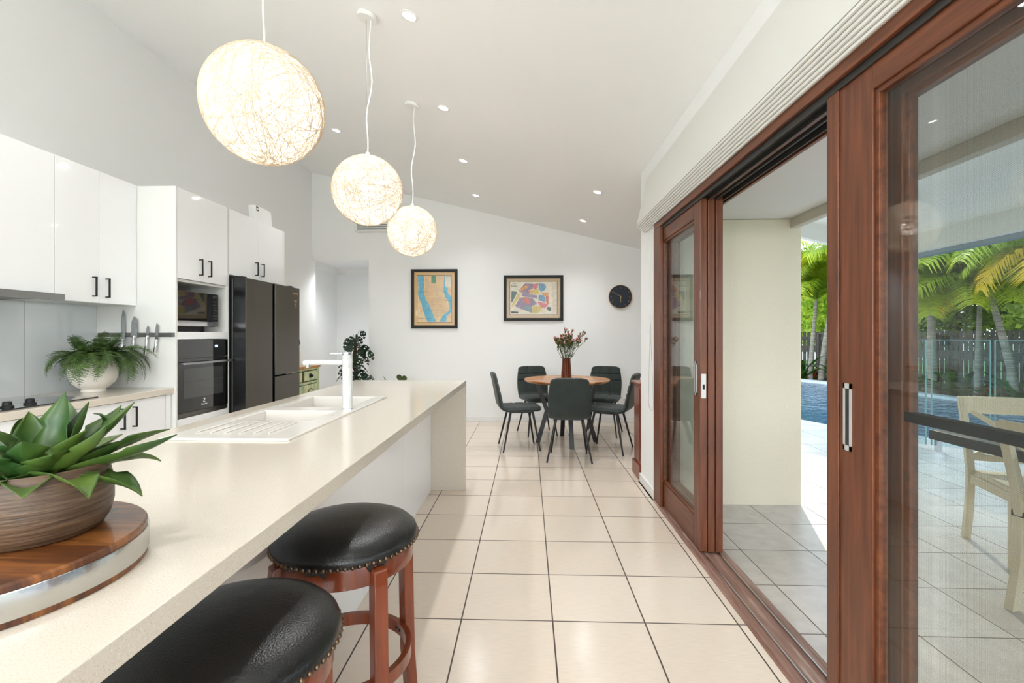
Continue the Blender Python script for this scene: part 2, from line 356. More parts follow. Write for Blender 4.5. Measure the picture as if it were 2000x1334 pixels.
def copy_tree(o, parent=None):
    c = o.copy(); COL.objects.link(c); ORG[c] = ORG[o]
    if parent: c.parent = parent
    for ch in [x for x in bpy.data.objects if x.parent == o and x != c]: copy_tree(ch, c)
    return c
def Rz(a): return Matrix.Rotation(a, 4, 'Z')
def Tm(x, y, z): return Matrix.Translation((x, y, z))
FACE_MY = Matrix(((1, 0, 0, 0), (0, 0, -1, 0), (0, 1, 0, 0), (0, 0, 0, 1)))       # text facing -Y
FACE_PX = Matrix(((0, 0, 1, 0), (1, 0, 0, 0), (0, 1, 0, 0), (0, 0, 0, 1)))        # text facing +X

# ================================================================ ROOM SHELL
CA, CB = 2.902, 0.2423
def cz(x): return CA - CB * x
YB = 6.9
struct(B('floor', (-3.6, 0.955, -4.5, 8.6, -0.12, 0.0), M['tile']), 'pale square floor tiles with dark grout through the kitchen and dining area', 'floor')
f2 = struct(B('floor', (0.955, 2.0, 4.13, 8.6, -0.12, 0.0), M['tile']), 'pale tiled floor strip under the dining chairs at right', 'floor')
struct(MB().prism([(-3.35, cz(-3.35)), (2.2, cz(2.2)), (2.2, cz(2.2) + 0.12), (-3.35, cz(-3.35) + 0.12)], 'y', -4.5, YB + 0.12).build('ceiling', M['ceiling']), 'white raked ceiling sloping down to the right', 'ceiling')
struct(MB().prism([(-3.32, -0.1), (-3.2, -0.1), (-3.2, cz(-3.2)), (-3.32, cz(-3.32))], 'y', -4.5, YB).build('wall_left', M['wall']), 'tall white wall behind the kitchen cabinets', 'wall')
# back wall with hall opening x -3.2..-2.347, top 2.376
struct(MB().prism([(-2.347, 0), (2.0, 0), (2.0, cz(2.0)), (-3.32, cz(-3.32)), (-3.32, 2.376), (-2.347, 2.376)], 'y', YB, YB + 0.12).build('wall_back', M['wall']), 'white dining wall with the two framed maps and the clock', 'wall')
struct(B('wall_hall_left', (-3.56, -3.44, YB + 0.12, 8.5, 0, 2.55), M['wall']), 'left wall of the hallway beyond the opening', 'wall')
struct(B('wall_hall_back', (-3.56, -2.1, 8.4, 8.52, 0, 2.55), M['wall']), 'end wall of the hallway behind the climbing plant', 'wall')
struct(B('wall_hall_right', (-2.3, -2.2, YB + 0.12, 8.4, 0, 2.55), M['wall']), 'right wall inside the hallway opening', 'wall')
struct(B('wall_hall_return', (-3.56, -3.2, YB + 0.0, YB + 0.12, 0, 2.376), M['wall']), 'short wall return left of the hallway opening', 'wall')
struct(B('ceiling_hall', (-3.56, -2.2, YB + 0.12, 8.5, 2.45, 2.55), M['ceiling']), 'flat hallway ceiling', 'ceiling')
co = MB()
for (a, b) in (((-3.44, 2.35), 0),):
    co.prism([(-3.44, 2.35), (-3.43, 2.35), (-3.40, 2.38), (-3.37, 2.43), (-3.35, 2.45), (-3.44, 2.45)], 'y', YB + 0.12, 8.4)
co.prism([(8.4, 2.35), (8.39, 2.35), (8.36, 2.38), (8.33, 2.43), (8.31, 2.45), (8.4, 2.45)], 'x', -3.44, -2.3)
struct(co.build('trim_1', M['trim']), 'white cornice around the hallway ceiling', 'cornice')
# right wall: stub, above doors, behind camera
wr = MB().box(0.98, 1.12, 3.66, 4.13, 0, 2.0).prism([(0.98, 2.0), (1.12, 2.0), (1.12, cz(1.12)), (0.98, cz(0.98))], 'y', 3.66, 4.13)
wr.prism([(0.98, 2.10), (1.12, 2.10), (1.12, cz(1.12)), (0.98, cz(0.98))], 'y', -1.0, 3.66)
wr.prism([(0.98, 0), (1.12, 0), (1.12, cz(1.12)), (0.98, cz(0.98))], 'y', -4.5, -1.0)
struct(wr.build('wall_right', M['wall']), 'white wall around and above the sliding doors', 'wall')
# dining right wall with window, and exterior dining wall facing the patio
wd = MB().prism([(1.9, 0), (2.0, 0), (2.0, cz(2.0)), (1.9, cz(1.9))], 'y', 4.13, 4.7).prism([(1.9, 0), (2.0, 0), (2.0, cz(2)), (1.9, cz(1.9))], 'y', 6.3, YB)
wd.box(1.9, 2.0, 4.7, 6.3, 0, 0.5).prism([(1.9, 2.1), (2.0, 2.1), (2.0, cz(2)), (1.9, cz(1.9))], 'y', 4.7, 6.3)
wd.prism([(1.12, 0), (2.0, 0), (2.0, cz(2)), (1.12, cz(1.12))], 'y', 4.06, 4.13)
struct(wd.build('wall_dining', M['wall']), 'wall of the dining area hidden beyond the stub wall', 'wall')
wf = MB().box(1.91, 1.99, 4.7, 4.75, 0.5, 2.1).box(1.91, 1.99, 6.25, 6.3, 0.5, 2.1).box(1.91, 1.99, 4.75, 6.25, 0.5, 0.55).box(1.91, 1.99, 4.75, 6.25, 2.05, 2.1).box(1.91, 1.99, 5.47, 5.53, 0.55, 2.05)
wfr = struct(wf.build('window_1', M['redwood']), 'side window of the dining area', 'window')
MB().box(1.948, 1.952, 4.75, 6.25, 0.55, 2.05).build('pane', M['glass'], wfr)
struct(B('wall_patio', (1.12, 2.084, 3.675, 4.055, -0.05, 2.155), M['render'], bevel=0.006), 'cream rendered wall standing on the patio beside the open door', 'wall')
B2 = struct(B('wall_exterior', (2.0, 2.084, 4.055, 7.1, -0.05, 2.6), M['render']), 'cream rendered outside wall of the dining room', 'wall')
bb = MB().box(-2.347, 1.9, YB - 0.014, YB, 0, 0.075)
struct(bb.build('baseboard_back', M['trim'], bevel=0.003), 'white baseboard along the dining wall', 'baseboard')
bb = MB().box(0.966, 0.98, 3.66, 4.144, 0, 0.075).box(0.966, 1.12, 4.13, 4.144, 0, 0.075)
struct(bb.build('baseboard_right', M['trim'], bevel=0.003), 'white baseboard at the foot of the stub wall', 'baseboard')
bb = MB().box(-3.2, -3.186, 4.82, YB, 0, 0.075)
struct(bb.build('baseboard_left', M['trim'], bevel=0.003), 'white baseboard along the left wall past the fridge', 'baseboard')

# ================================================================ SLIDING DOORS
# head and jamb frame
fr = MB()
fr.use(M['redwoodY']).box(0.965, 0.98, -1.0, 3.66, 2.068, 2.125).box(0.98, 1.155, -1.0, 3.66, 2.085, 2.125).box(1.143, 1.16, -1.0, 3.66, 2.04, 2.125)
fr.box(1.04, 1.062, -1.0, 3.66, 2.05, 2.085)
fr.use(M['redwood']).box(0.965, 0.986, 3.49, 3.665, 0, 2.068).box(0.986, 1.155, 3.625, 3.665, 0, 2.085).box(0.965, 1.155, -1.04, -1.0, 0, 2.125)
frame = struct(fr.build('door_frame', None, bevel=0.002), 'red timber head and jamb of the sliding doors', 'door frame')
MB().box(0.982, 0.987, -1.0, 3.62, 2.045, 2.085).box(1.034, 1.04, -1.0, 3.62, 2.045, 2.085).box(0.987, 1.034, -1, 3.62, 2.066, 2.085).box(1.07, 1.076, -1.0, 3.62, 2.04, 2.085).box(1.118, 1.124, -1, 3.62, 2.04, 2.085).box(1.062, 1.07, -1, 3.62, 2.06, 2.085).box(1.076, 1.118, -1, 3.62, 2.066, 2.085).build('head_track', M['track'], frame, label='black overhead track')
si = MB().prism([(0.955, -0.01), (0.955, 0.004), (0.972, 0.014), (1.118, 0.010), (1.155, 0.0), (1.155, -0.05), (0.955, -0.05)], 'y', -1.0, 3.66)
sill = struct(si.build('door_sill', M['sill'], bevel=0.001), 'weathered timber sill under the sliding doors', 'door sill')
MB().box(1.006, 1.012, -1.0, 3.62, 0.010, 0.0195).box(1.094, 1.1, -1.0, 3.62, 0.008, 0.018).build('sill_track', M['steel'], sill, label='silver rail set in the sill')

def leaf(name, x0, x1, y0, y1, label, glassm, stile=0.105, rail=0.1, bot=0.16, z0=0.021, z1=2.06, bead=True, n=1):
    t = thing(name, (x0, y0, 0), label, 'sliding door', kind='structure')
    MB().box(x0, x1, y0, y0 + stile, z0, z1).build('stile', M['redwood'], t, bevel=0.003)
    MB().box(x0, x1, y1 - stile, y1, z0, z1).build('stile', M['redwood'], t, bevel=0.003)
    MB().box(x0, x1, y0 + stile, y1 - stile, z1 - rail, z1).build('rail', M['redwoodY'], t, bevel=0.003)
    MB().box(x0, x1, y0 + stile, y1 - stile, z0, z0 + bot).build('rail', M['redwoodY'], t, bevel=0.003)
    a, b, c, d = y0 + stile, y1 - stile, z0 + bot, z1 - rail; w = 0.016
    MB().box(x0 + 0.008, x1 - 0.008, a, a + w, c, d).box(x0 + 0.008, x1 - 0.008, b - w, b, c, d).box(x0 + 0.008, x1 - 0.008, a + w, b - w, c, c + w).box(x0 + 0.008, x1 - 0.008, a + w, b - w, d - w, d).build('bead', M['redwoodY'], t, bevel=0.002)
    xm = (x0 + x1) / 2
    MB().box(xm - 0.003, xm + 0.003, a + w, b - w, c + w, d - w).build('pane' if glassm is M['glass'] else 'insect_screen', glassm, t)
    return t
def flush_handle(t, x, y, z0, z1, w=0.036):
    h = MB(); h.use(M['satin']).box(x - 0.0035, x, y - w / 2, y + w / 2, z0, z0 + 0.016).box(x - 0.0035, x, y - w / 2, y + w / 2, z1 - 0.016, z1).box(x - 0.0035, x, y - w / 2, y - w / 2 + 0.008, z0, z1).box(x - 0.0035, x, y + w / 2 - 0.008, y + w / 2, z0, z1)
    h.use(M['track']).box(x - 0.0015, x - 0.0002, y - w / 2 + .008, y + w / 2 - .008, z0 + .016, z1 - .016)
    h.build('handle', None, t, label='silver recessed pull handle')
L1 = leaf('door_1', 0.99, 1.031, 0.50, 1.535, 'glazed timber sliding door leaf nearest the camera', M['glass'], stile=0.142, rail=0.085)
MB().box(0.984, 0.990, 1.535, 1.592, 0.021, 2.06).box(0.990, 1.031, 1.5352, 1.592, 0.021, 2.06).build('meeting_stile', M['redwood'], L1, bevel=0.003)
flush_handle(L1, 0.990, 1.497, 0.912, 1.120)
L2 = leaf('door_2', 1.075, 1.117, 0.42, 1.535, 'insect screen door leaf behind the nearest glass leaf', M['mesh'], stile=0.139, rail=0.1)
MB().box(1.080, 1.112, 0.559, 1.396, 1.022, 1.050).build('push_bar', M['mattblack'], L2, bevel=0.002, label='black bar across the screen')
MB().tube([(1.085, 1.03, 1.985), (1.085, 1.035, 1.925), (1.085, 1.005, 1.92), (1.085, 0.995, 1.965)], 0.0035, 6).build('latch_pull', M['mattblack'], L2, label='small black wire loop')
L3 = leaf('door_3', 0.99, 1.031, 2.756, 3.62, 'far glazed sliding door leaf pushed open against the jamb', M['glass'], stile=0.105, rail=0.1, bot=0.17)
flush_handle(L3, 0.990, 2.82, 0.915, 1.115)
MB().use(M['satin']).box(0.998, 1.024, 2.7535, 2.7558, 0.905, 1.045).use(M['slot']).box(1.005, 1.017, 2.753, 2.7537, 0.955, 0.985).build('lock_plate', None, L3, label='silver lock plate on the edge')
L4 = leaf('door_4', 1.0345, 1.0735, 2.75, 3.62, 'middle timber door leaf of the open stack', M['glass'])
L5 = leaf('door_5', 1.0765, 1.117, 2.745, 3.62, 'outermost timber screen leaf of the open stack', M['mesh'])

# ================================================================ ROMAN BLIND
prof = [(0.979, 2.56), (0.975, 2.552), (0.93, 2.32), (0.900, 2.195)]
nf = 6; p0 = Vector((0.895, 2.170)); p1 = Vector((0.962, 2.112))
for i in range(nf):
    a = p0.lerp(p1, i / nf); b = p0.lerp(p1, (i + 1) / nf); nrm = Vector((-(b - a).y, (b - a).x)) * -1
    if nrm.x > 0: nrm = -nrm
    for k in range(0, 7):
        t = k / 6; c = a.lerp(b, t); prof.append((c.x + nrm.normalized().x * 0.0075 * sin(pi * t), c.y + nrm.normalized().y * 0.0075 * sin(pi * t)))
prof += [(0.979, 2.112)]
bl = thing('roman_blind', (0.979, 1.5, 2.56), 'white fabric blind folded up above the sliding doors', 'blind')
MB().prism([(x, z) for x, z in prof], 'y', -0.9, 3.93).build('fabric', M['blind'], bl, smooth=True)
g = MB()
for i in range(nf + 1):
    a = p0.lerp(p1, i / nf); g.tube([(a.x - 0.001, -0.9, a.y), (a.x - 0.001, 3.932, a.y)], 0.0016, 5)
g.build('fold_line', M['blindline'], bl, label='thin grey line between folds')
ch = MB()
for k in range(46): ch.ball((0.972, 3.76 + 0.010 * (k / 45.0), 2.09 - k * 0.016), 0.0022, 4)
for k in range(46): ch.ball((0.972, 3.84 - 0.055 * (k / 45.0), 2.09 - k * 0.016), 0.0022, 4)
ch.build('bead_chain', M['cord'], bl)
pts = [(0.973, 3.79, 1.36)] + [(0.973, 3.79 + 0.055 * (t / 10) ** 0.7 * 1.0, 1.36 - 0.62 * t / 10) for t in range(1, 11)] + [(0.973, 3.79 - 0.02 + 0.075 * cos(a), 0.74 - 0.07 * sin(a)) for a in [pi * q / 8 for q in range(1, 8)]] + [(0.973, 3.70 + 0.09 * t / 10, 0.74 + 0.62 * t / 10) for t in range(0, 11)]
MB().tube(pts, 0.0012, 5).build('pull_cord', M['blindline'], bl)
for a_ in (1.395, 1.27): MB().box(0.974, 0.9795, 3.83, 3.85, a_, a_ + 0.027).build('cord_cleat', M['plastic'], bl)

# ================================================================ KITCHEN RUN (left wall)
XU, XT, XC = -2.788, -2.503, -2.514
def bar_handle(parent, x, y, z0, z1, w=0.01, out=0.03):
    MB().box(x + out - 0.008, x + out, y - w / 2, y + w / 2, z0, z1).box(x, x + out, y - w / 2, y + w / 2, z1 - 0.008, z1).box(x, x + out, y - w / 2, y + w / 2, z0, z0 + 0.008).build('handle', M['mattblack'], parent, bevel=0.001, label='black square bar handle')
def door(parent, x, y0, y1, z0, z1, hy=None, hz=None, th=0.018):
    d = MB().box(x - th, x, y0 + 0.0015, y1 - 0.0015, z0 + 0.0015, z1 - 0.0015).build('door', M['gloss'], parent, bevel=0.0012)
    if hy is not None: bar_handle(d, x, hy, hz[0], hz[1])
    return d
# wall (upper) cabinets
u1 = thing('wall_cabinet', (-3.0, 2.98, 1.477), 'glossy white double-door wall cabinet between the range hood and the oven tower', 'cabinet')
MB().box(-3.198, XU - 0.019, 2.695, 3.274, 1.477, 2.336).build('body', M['carcass'], u1)
door(u1, XU, 2.694, 2.984, 1.477, 2.336, 2.937, (1.515, 1.643)); door(u1, XU, 2.984, 3.276, 1.477, 2.336, 3.032, (1.515, 1.643))
u2 = thing('wall_cabinet', (-3.0, 2.24, 1.512), 'glossy white wall cabinet above the range hood, cut by the left edge of the photo', 'cabinet')
MB().box(-3.198, XU - 0.019, 1.80, 2.692, 1.514, 2.336).build('body', M['carcass'], u2)
door(u2, XU, 2.245, 2.693, 1.514, 2.336); door(u2, XU, 1.80, 2.245, 1.514, 2.336)
hd = thing('range_hood', (-3.0, 2.24, 1.47), 'slim stainless slide-out range hood under the wall cabinet', 'range hood')
MB().box(-3.09, -2.80, 1.80, 2.692, 1.482, 1.513).build('body', M['steel'], hd)
MB().box(-2.80, -2.745, 1.80, 2.715, 1.474, 1.512).build('visor', M['steel'], hd, bevel=0.002)
MB().box(-3.05, -2.82, 1.85, 2.65, 1.478, 1.4815).build('filter', M['darksteel'], hd)
struct(B('wall_splashback', (-3.2, -3.081, 1.2, 3.277, 0.895, 1.4765), M['splash']), 'pale glass splashback behind the cooktop', 'splashback')
s3 = MB()
for y in (2.36, 2.79): s3.box(-3.081, -3.0805, y, y + 0.0015, 0.895, 1.4765)
struct(s3.build('trim_2', M['seam']), 'fine joints between splashback panels', 'joint')
# base run
kc = thing('base_cabinet', (-2.85, 2.4, 0), 'glossy white base cabinets beneath the cooktop counter', 'cabinet')
MB().box(-3.198, XC - 0.04, 1.2, 3.274, 0.0, 0.853).build('body', M['carcass'], kc)
prev = 1.2
for (y0, y1, hy) in ((1.30, 1.90, 1.85), (1.90, 2.545, None), (2.545, 2.905, 2.86), (2.905, 3.225, 2.95)):
    door(kc, XC - 0.02, y0, y1, 0.12, 0.85, hy, (0.68, 0.81))
MB().box(XC - 0.038, XC - 0.02, 3.227, 3.272, 0.0, 0.85).build('filler_panel', M['gloss'], kc)
wk = tag(MB().box(-3.081, XC, 1.2, 3.276, 0.8535, 0.895).build('countertop', M['stone'], bevel=0.003), 'cream stone countertop along the left wall under the splashback', 'countertop')
ck = thing('cooktop', (-2.8, 2.3, 0.895), 'black glass induction cooktop set in the left counter', 'cooktop')
MB().box(-3.045, -2.565, 1.84, 2.74, 0.8955, 0.902).build('glass_surface', M['blackglass'], ck, bevel=0.002)
for i, (x, y) in enumerate(((-2.64, 2.31), (-2.645, 2.425), (-2.64, 2.2), (-2.64, 2.1))):
    k = MB().lathe([(0.001, 0.0), (0.026, 0.0), (0.026, 0.006), (0.019, 0.009), (0.0185, 0.026), (0.015, 0.029), (0.001, 0.03)], (x, y, 0.902), 24).build('knob', M['mattblack'], ck, smooth=True)
for a_ in ((-2.82, 2.5, 0.902), (-2.95, 2.2, 0.902)): MB().lathe([(0.090, 0), (0.092, 0.0004), (0.094, 0)], a_, 48).build('burner_ring', M['darksteel'], ck)
# oven tower
ot = thing('oven_tower', (-2.85, 3.57, 0), 'tall white cabinet housing the microwave and the oven', 'cabinet')
MB().box(-3.198, XT, 3.278, 3.296, 0, 2.33).build('side_panel', M['carcass'], ot, bevel=0.001)
MB().box(-3.198, XT, 3.862, 3.878, 0, 2.33).build('side_panel', M['carcass'], ot)
for a_ in (2.312, 1.658, 1.27, 0.60): MB().box(-3.198, XT - 0.02, 3.297, 3.861, a_, a_ + 0.018).build('shelf', M['carcass'], ot)
MB().box(-3.19, -3.17, 3.297, 3.861, 1.29, 1.657).build('back_panel', M['carcass'], ot)
door(ot, XT, 3.296, 3.57, 1.676, 2.33, 3.52, (1.722, 1.846)); door(ot, XT, 3.57, 3.868, 1.676, 2.33, 3.622, (1.722, 1.846))
MB().box(XT - 0.019, XT - 0.001, 3.297, 3.861, 1.238, 1.292).build('rail_panel', M['gloss'], ot, bevel=0.001)
MB().box(XT - 0.019, XT - 0.001, 3.297, 3.861, 0.608, 0.660).build('rail_panel', M['gloss'], ot, bevel=0.001)
MB().box(XT - 0.019, XT - 0.001, 3.297, 3.861, 0.12, 0.604).build('drawer', M['gloss'], ot, bevel=0.001)
# microwave
mw = thing('microwave', (-2.75, 3.54, 1.292), 'black and steel microwave in the niche above the oven', 'microwave')
MB().box(-2.93, -2.549, 3.33, 3.765, 1.333, 1.592).build('body', M['darksteel'], mw, bevel=0.003)
MB().box(-2.549, -2.53, 3.32, 3.704, 1.376, 1.596).build('door', M['blackglass'], mw, bevel=0.002)
MB().box(-2.549, -2.528, 3.32, 3.704, 1.336, 1.374).build('trim_strip', M['chrome'], mw, bevel=0.002, label='mirror steel strip')
cp = MB().use(M['blackglass']).box(-2.549, -2.530, 3.708, 3.779, 1.376, 1.596)
cp.use(M['darksteel'])
cp.box(-2.5299, -2.5290, 3.716, 3.771, 1.562, 1.585)
for r in range(7):
    for c in range(3): cp.box(-2.5299, -2.5292, 3.718 + c * 0.018, 3.730 + c * 0.018, 1.395 + r * 0.022, 1.404 + r * 0.022)
cp.build('control_panel', None, mw)
MB().box(-2.549, -2.530, 3.708, 3.779, 1.336, 1.374).build('open_button', M['steel'], mw, bevel=0.002)
MB().box(-2.90, -2.58, 3.36, 3.66, 1.3, 1.333).box(-2.6, -2.57, 3.345, 3.36, 1.2905, 1.333).box(-2.6, -2.57, 3.66, 3.675, 1.2905, 1.333).box(-2.9, -2.87, 3.5, 3.52, 1.2905, 1.333).build('foot', M['track'], mw)
# oven
ov = thing('oven', (-2.75, 3.57, 0.62), 'black glass wall oven with steel bar handle below the microwave', 'oven')
MB().box(-3.0, XT - 0.02, 3.31, 3.85, 0.665, 1.23).build('body', M['darksteel'], ov)
op = MB().use(M['blackglass']).box(XT - 0.02, XT, 3.299, 3.862, 1.098, 1.233); op.use(M['display']).box(XT, XT + 0.0006, 3.70, 3.735, 1.172, 1.190)
op.use(M['darksteel']).box(XT, XT + 0.0006, 3.42, 3.425, 1.14, 1.145).build('control_panel', None, ov)
od = MB().use(M['blackglass']).box(XT - 0.02, XT, 3.299, 3.862, 0.700, 1.092); od.use(M['ovenwindow']).box(XT, XT + 0.0008, 3.355, 3.80, 0.80, 1.02)
od.use(M['darksteel']).box(XT + 0.0008, XT + 0.0012, 3.37, 3.79, 0.868, 0.870).box(XT + 0.0008, XT + 0.0012, 3.37, 3.79, 0.918, 0.920)
od.use(M['whiteprint']).text('Electrolux', 0.016, Tm(XT + 0.0012, 3.575, 0.738) @ FACE_PX, 0.0003)
od.box(XT, XT + 0.001, 3.563, 3.587, 0.778, 0.782).box(XT, XT + 0.001, 3.563, 3.587, 0.752, 0.756).prism([(3.563, 0.754), (3.571, 0.754), (3.587, 0.780), (3.579, 0.780)], 'x', XT, XT + 0.0012)
odo = od.build('door', None, ov)
MB().box(XT + 0.026, XT + 0.040, 3.315, 3.862, 1.052, 1.068).box(XT, XT + 0.027, 3.33, 3.345, 1.054, 1.066).box(XT, XT + 0.027, 3.83, 3.845, 1.054, 1.066).build('handle', M['steel'], odo, bevel=0.002, label='brushed steel bar handle')
MB().box(XT - 0.02, XT - 0.002, 3.299, 3.862, 0.664, 0.697).build('vent_strip', M['darksteel'], ov)
# cabinet over the fridge
fc = thing('fridge_cabinet', (-2.85, 4.33, 1.773), 'white double-door cabinet above the black fridge', 'cabinet')
MB().box(-3.198, XT - 0.02, 3.880, 4.77, 1.773, 2.33).build('body', M['carcass'], fc)
door(fc, XT, 3.880, 4.313, 1.776, 2.33, 4.262, (1.814, 1.935)); door(fc, XT, 4.313, 4.746, 1.776, 2.33, 4.364, (1.814, 1.935))
MB().box(-3.198, XT, 4.771, 4.786, 0.0, 2.33).build('side_panel', M['carcass'], fc)
MB().box(XT - 0.02, XT, 4.748, 4.770, 1.776, 2.33).build('filler_panel', M['gloss'], fc)
bx = thing('carton', (-2.56, 4.45, 2.332), 'flat white cardboard box with small black emblem on top of the fridge cabinet', 'box')
MB().prism([(4.325, 2.332), (4.60, 2.332), (4.575, 2.475), (4.305, 2.478)], 'x', -2.60, -2.53).build('box_body', M['carcass'], bx, bevel=0.004)
MB().use(M['black']).prism([(4.325, 2.43), (4.362, 2.43), (4.358, 2.468), (4.32, 2.470)], 'x', -2.53, -2.5293).use(M['whiteprint']).prism([(4.328, 2.445), (4.356, 2.443), (4.356, 2.454), (4.328, 2.456)], 'x', -2.5293, -2.529).build('emblem', None, bx, label='black square emblem with white oval')
# fridge
fg = thing('fridge', (-2.75, 4.34, 0), 'large dark stainless side-by-side fridge freezer', 'fridge')
MB().box(-3.15, -2.478, 3.892, 4.765, 0.03, 1.745).build('body', M['fridgeside'], fg, bevel=0.004)
def fdoor(y0, y1, z0, z1):
    return MB().use(M['fridgeside']).box(-2.47, -2.364, y0, y1, z0, z1).use(M['fridge']).box(-2.364, -2.360, y0 + 0.001, y1 - 0.001, z0 + 0.001, z1 - 0.001).build('door', None, fg, bevel=0.002)
fdoor(3.885, 4.295, 0.06, 1.748); fdoor(4.340, 4.812, 0.892, 1.748); fdoor(4.340, 4.812, 0.06, 0.878)
MB().box(-2.46, -2.40, 4.296, 4.339, 0.06, 1.745).build('handle_recess', M['slot'], fg)
for a_ in (3.90, 4.70): MB().box(-2.52, -2.40, a_, a_ + 0.06, 1.7485, 1.765).build('hinge_cover', M['mattblack'], fg)
tx = MB().use(M['gold']).text('SAMSUNG', 0.024, Tm(-2.3594, 4.725, 1.685) @ FACE_PX, 0.0004)
tx.build('logo', None, fg, label='small gold brand lettering')
tx = MB().use(M['gold']); tx.box(-2.3597, -2.3592, 4.695, 4.755, 1.612, 1.616).box(-2.3597, -2.3592, 4.695, 4.755, 1.560, 1.563).box(-2.3597, -2.3592, 4.708, 4.742, 1.575, 1.604).use(M['fridgeside']).box(-2.3592, -2.3589, 4.713, 4.737, 1.580, 1.598)
tx.use(M['gold']).text('A+++', 0.016, Tm(-2.3589, 4.725, 1.589) @ FACE_PX).text('10 Year', 0.012, Tm(-2.3592, 4.725, 1.545) @ FACE_PX)
tx.build('badge', None, fg, label='small gold warranty badge')
for a_ in (3.93, 4.66): MB().box(-3.1, -2.42, a_, a_ + 0.06, 0, 0.03).build('foot', M['mattblack'], fg)
# knife rack + knives on tower side (faces -Y, y = 3.278)
tag(MB().box(-3.061, -2.508, 3.262, 3.2775, 1.256, 1.285).build('knife_rack', M['darksteel'], bevel=0.002), 'magnetic steel knife strip on the side of the oven tower', 'knife rack')
def knife(x, ztop, zmid, zbot, w, label, curve=0.0, hollow=False):
    t = thing('kitchen_knife', (x, 3.26, zmid), label, 'knife', 'knives on the magnetic strip')
    n = 12; L = ztop - zmid; poly = []
    for i in range(n + 1):
        s = i / n; poly.append((x - w * 0.5 * (1 - 0.0 * s) * (1 if s < 0.55 else max(0.0, 1 - ((s - 0.55) / 0.45) ** (2.2 if hollow else 1.5))), zmid + L * s))
    for i in range(n, -1, -1):
        s = i / n; poly.append((x + w * 0.5 * (1 if s < 0.8 else max(0.02, 1 - ((s - 0.8) / 0.2) ** 1.6)), zmid + L * s))
    b = MB().use(M['knife']).prism(poly, 'y', 3.2595, 3.2615)
    if hollow:
        b.use(M['steel'])
        for k in range(7): b.box(x + w * 0.2, x + w * 0.42, 3.2590, 3.2596, zmid + L * (0.15 + 0.09 * k), zmid + L * (0.19 + 0.09 * k))
    b.build('blade', None, t)
    MB().tube([(x, 3.2595, zmid + 0.012), (x - 0.001, 3.2535, zmid - 0.01), (x, 3.25, (zmid + zbot) / 2), (x - 0.006 - curve, 3.25, zbot + 0.01), (x - 0.009 - curve, 3.25, zbot)], [0.008, 0.0085, 0.0095, 0.0095, 0.006], 10).build('handle', M['chrome'], t, smooth=True)
knife(-2.873, 1.452, 1.228, 1.114, 0.030, 'long slicing knife, leftmost on the strip')
knife(-2.791, 1.401, 1.252, 1.114, 0.046, 'broad santoku knife with dimpled blade, second on the strip', 0.004, True)
knife(-2.694, 1.335, 1.252, 1.132, 0.022, 'shortest paring knife, third on the strip', 0.004)
knife(-2.627, 1.357, 1.225, 1.147, 0.022, 'slim utility knife, nearest the oven on the strip')

# ================================================================ ISLAND
XI0, XI1, XB, YN, YF = -1.43, -0.508, -0.79, 0.10, 3.872
SX0, SX1, SY0, SY1 = -1.316, -0.842, 1.634, 2.80     # sink outer
bowls = [(-1.27, -0.925, 1.985, 2.25), (-1.27, -0.905, 2.36, 2.765)]
isl = thing('kitchen_island', (-1.0, 2.0, 0), 'long kitchen island with cream stone top and waterfall end', 'kitchen island')
z0, z1 = 0.855, 0.895
ct = MB()
ct.box(XI0, SX0 + 0.02, YN, YF, z0, z1).box(SX1 - 0.02, XI1, YN, YF, z0, z1).box(SX0 + 0.02, SX1 - 0.02, YN, SY0 + 0.02, z0, z1).box(SX0 + 0.02, SX1 - 0.02, SY1 - 0.02, YF, z0, z1)
bmt = bmesh.new(); me = bpy.data.meshes.new('countertop')
# one clean slab with a rectangular cut-out
xs = [XI0, SX0 + 0.02, SX1 - 0.02, XI1]; ys = [YN, SY0 + 0.02, SY1 - 0.02, YF]
vid = {}
for k, z in enumerate((z0, z1)):
    for i, x in enumerate(xs):
        for j, y in enumerate(ys): vid[(i, j, k)] = bmt.verts.new(Vector((x, y, z)) - ORG[isl])
for i in range(3):
    for j in range(3):
        if (i, j) == (1, 1): continue
        for k in (0, 1): bmt.faces.new([vid[(i, j, k)], vid[(i + 1, j, k)], vid[(i + 1, j + 1, k)], vid[(i, j + 1, k)]])
def side(a, b): bmt.faces.new([vid[a + (0,)], vid[b + (0,)], vid[b + (1,)], vid[a + (1,)]])
for i in range(3): side((i, 0), (i + 1, 0)); side((i, 3), (i + 1, 3)); side((0, i), (0, i + 1)); side((3, i), (3, i + 1))
side((1, 1), (2, 1)); side((1, 2), (2, 2)); side((1, 1), (1, 2)); side((2, 1), (2, 2))
bmesh.ops.recalc_face_normals(bmt, faces=bmt.faces[:]); bmt.to_mesh(me); bmt.free(); me.materials.append(M['stone'])
cto = bpy.data.objects.new('countertop', me); COL.objects.link(cto); cto.parent = isl; ORG[cto] = ORG[isl]
bvm = cto.modifiers.new('bevel', 'BEVEL'); bvm.width = 0.002; bvm.segments = 2; bvm.limit_method = 'ANGLE'
MB().box(XI0, XI1, YF - 0.04, YF, 0, z0).build('waterfall_panel', M['stone'], isl, bevel=0.002)
MB().box(-1.398, XB - 0.019, YN + 0.06, SY0 - 0.01, 0, z0 - 0.002).box(-1.398, XB - 0.019, SY1 + 0.01, YF - 0.041, 0, z0 - 0.002).box(-1.398, -1.34, SY0 - 0.01, SY1 + 0.01, 0, z0 - 0.002).box(-0.83, XB - 0.019, SY0 - 0.01, SY1 + 0.01, 0, z0 - 0.002).box(-1.34, -0.83, SY0 - 0.01, SY1 + 0.01, 0, 0.55).build('body', M['carcass'], isl)
yy = [YN + 0.06, 1.02, 2.235, 3.03, YF - 0.042]
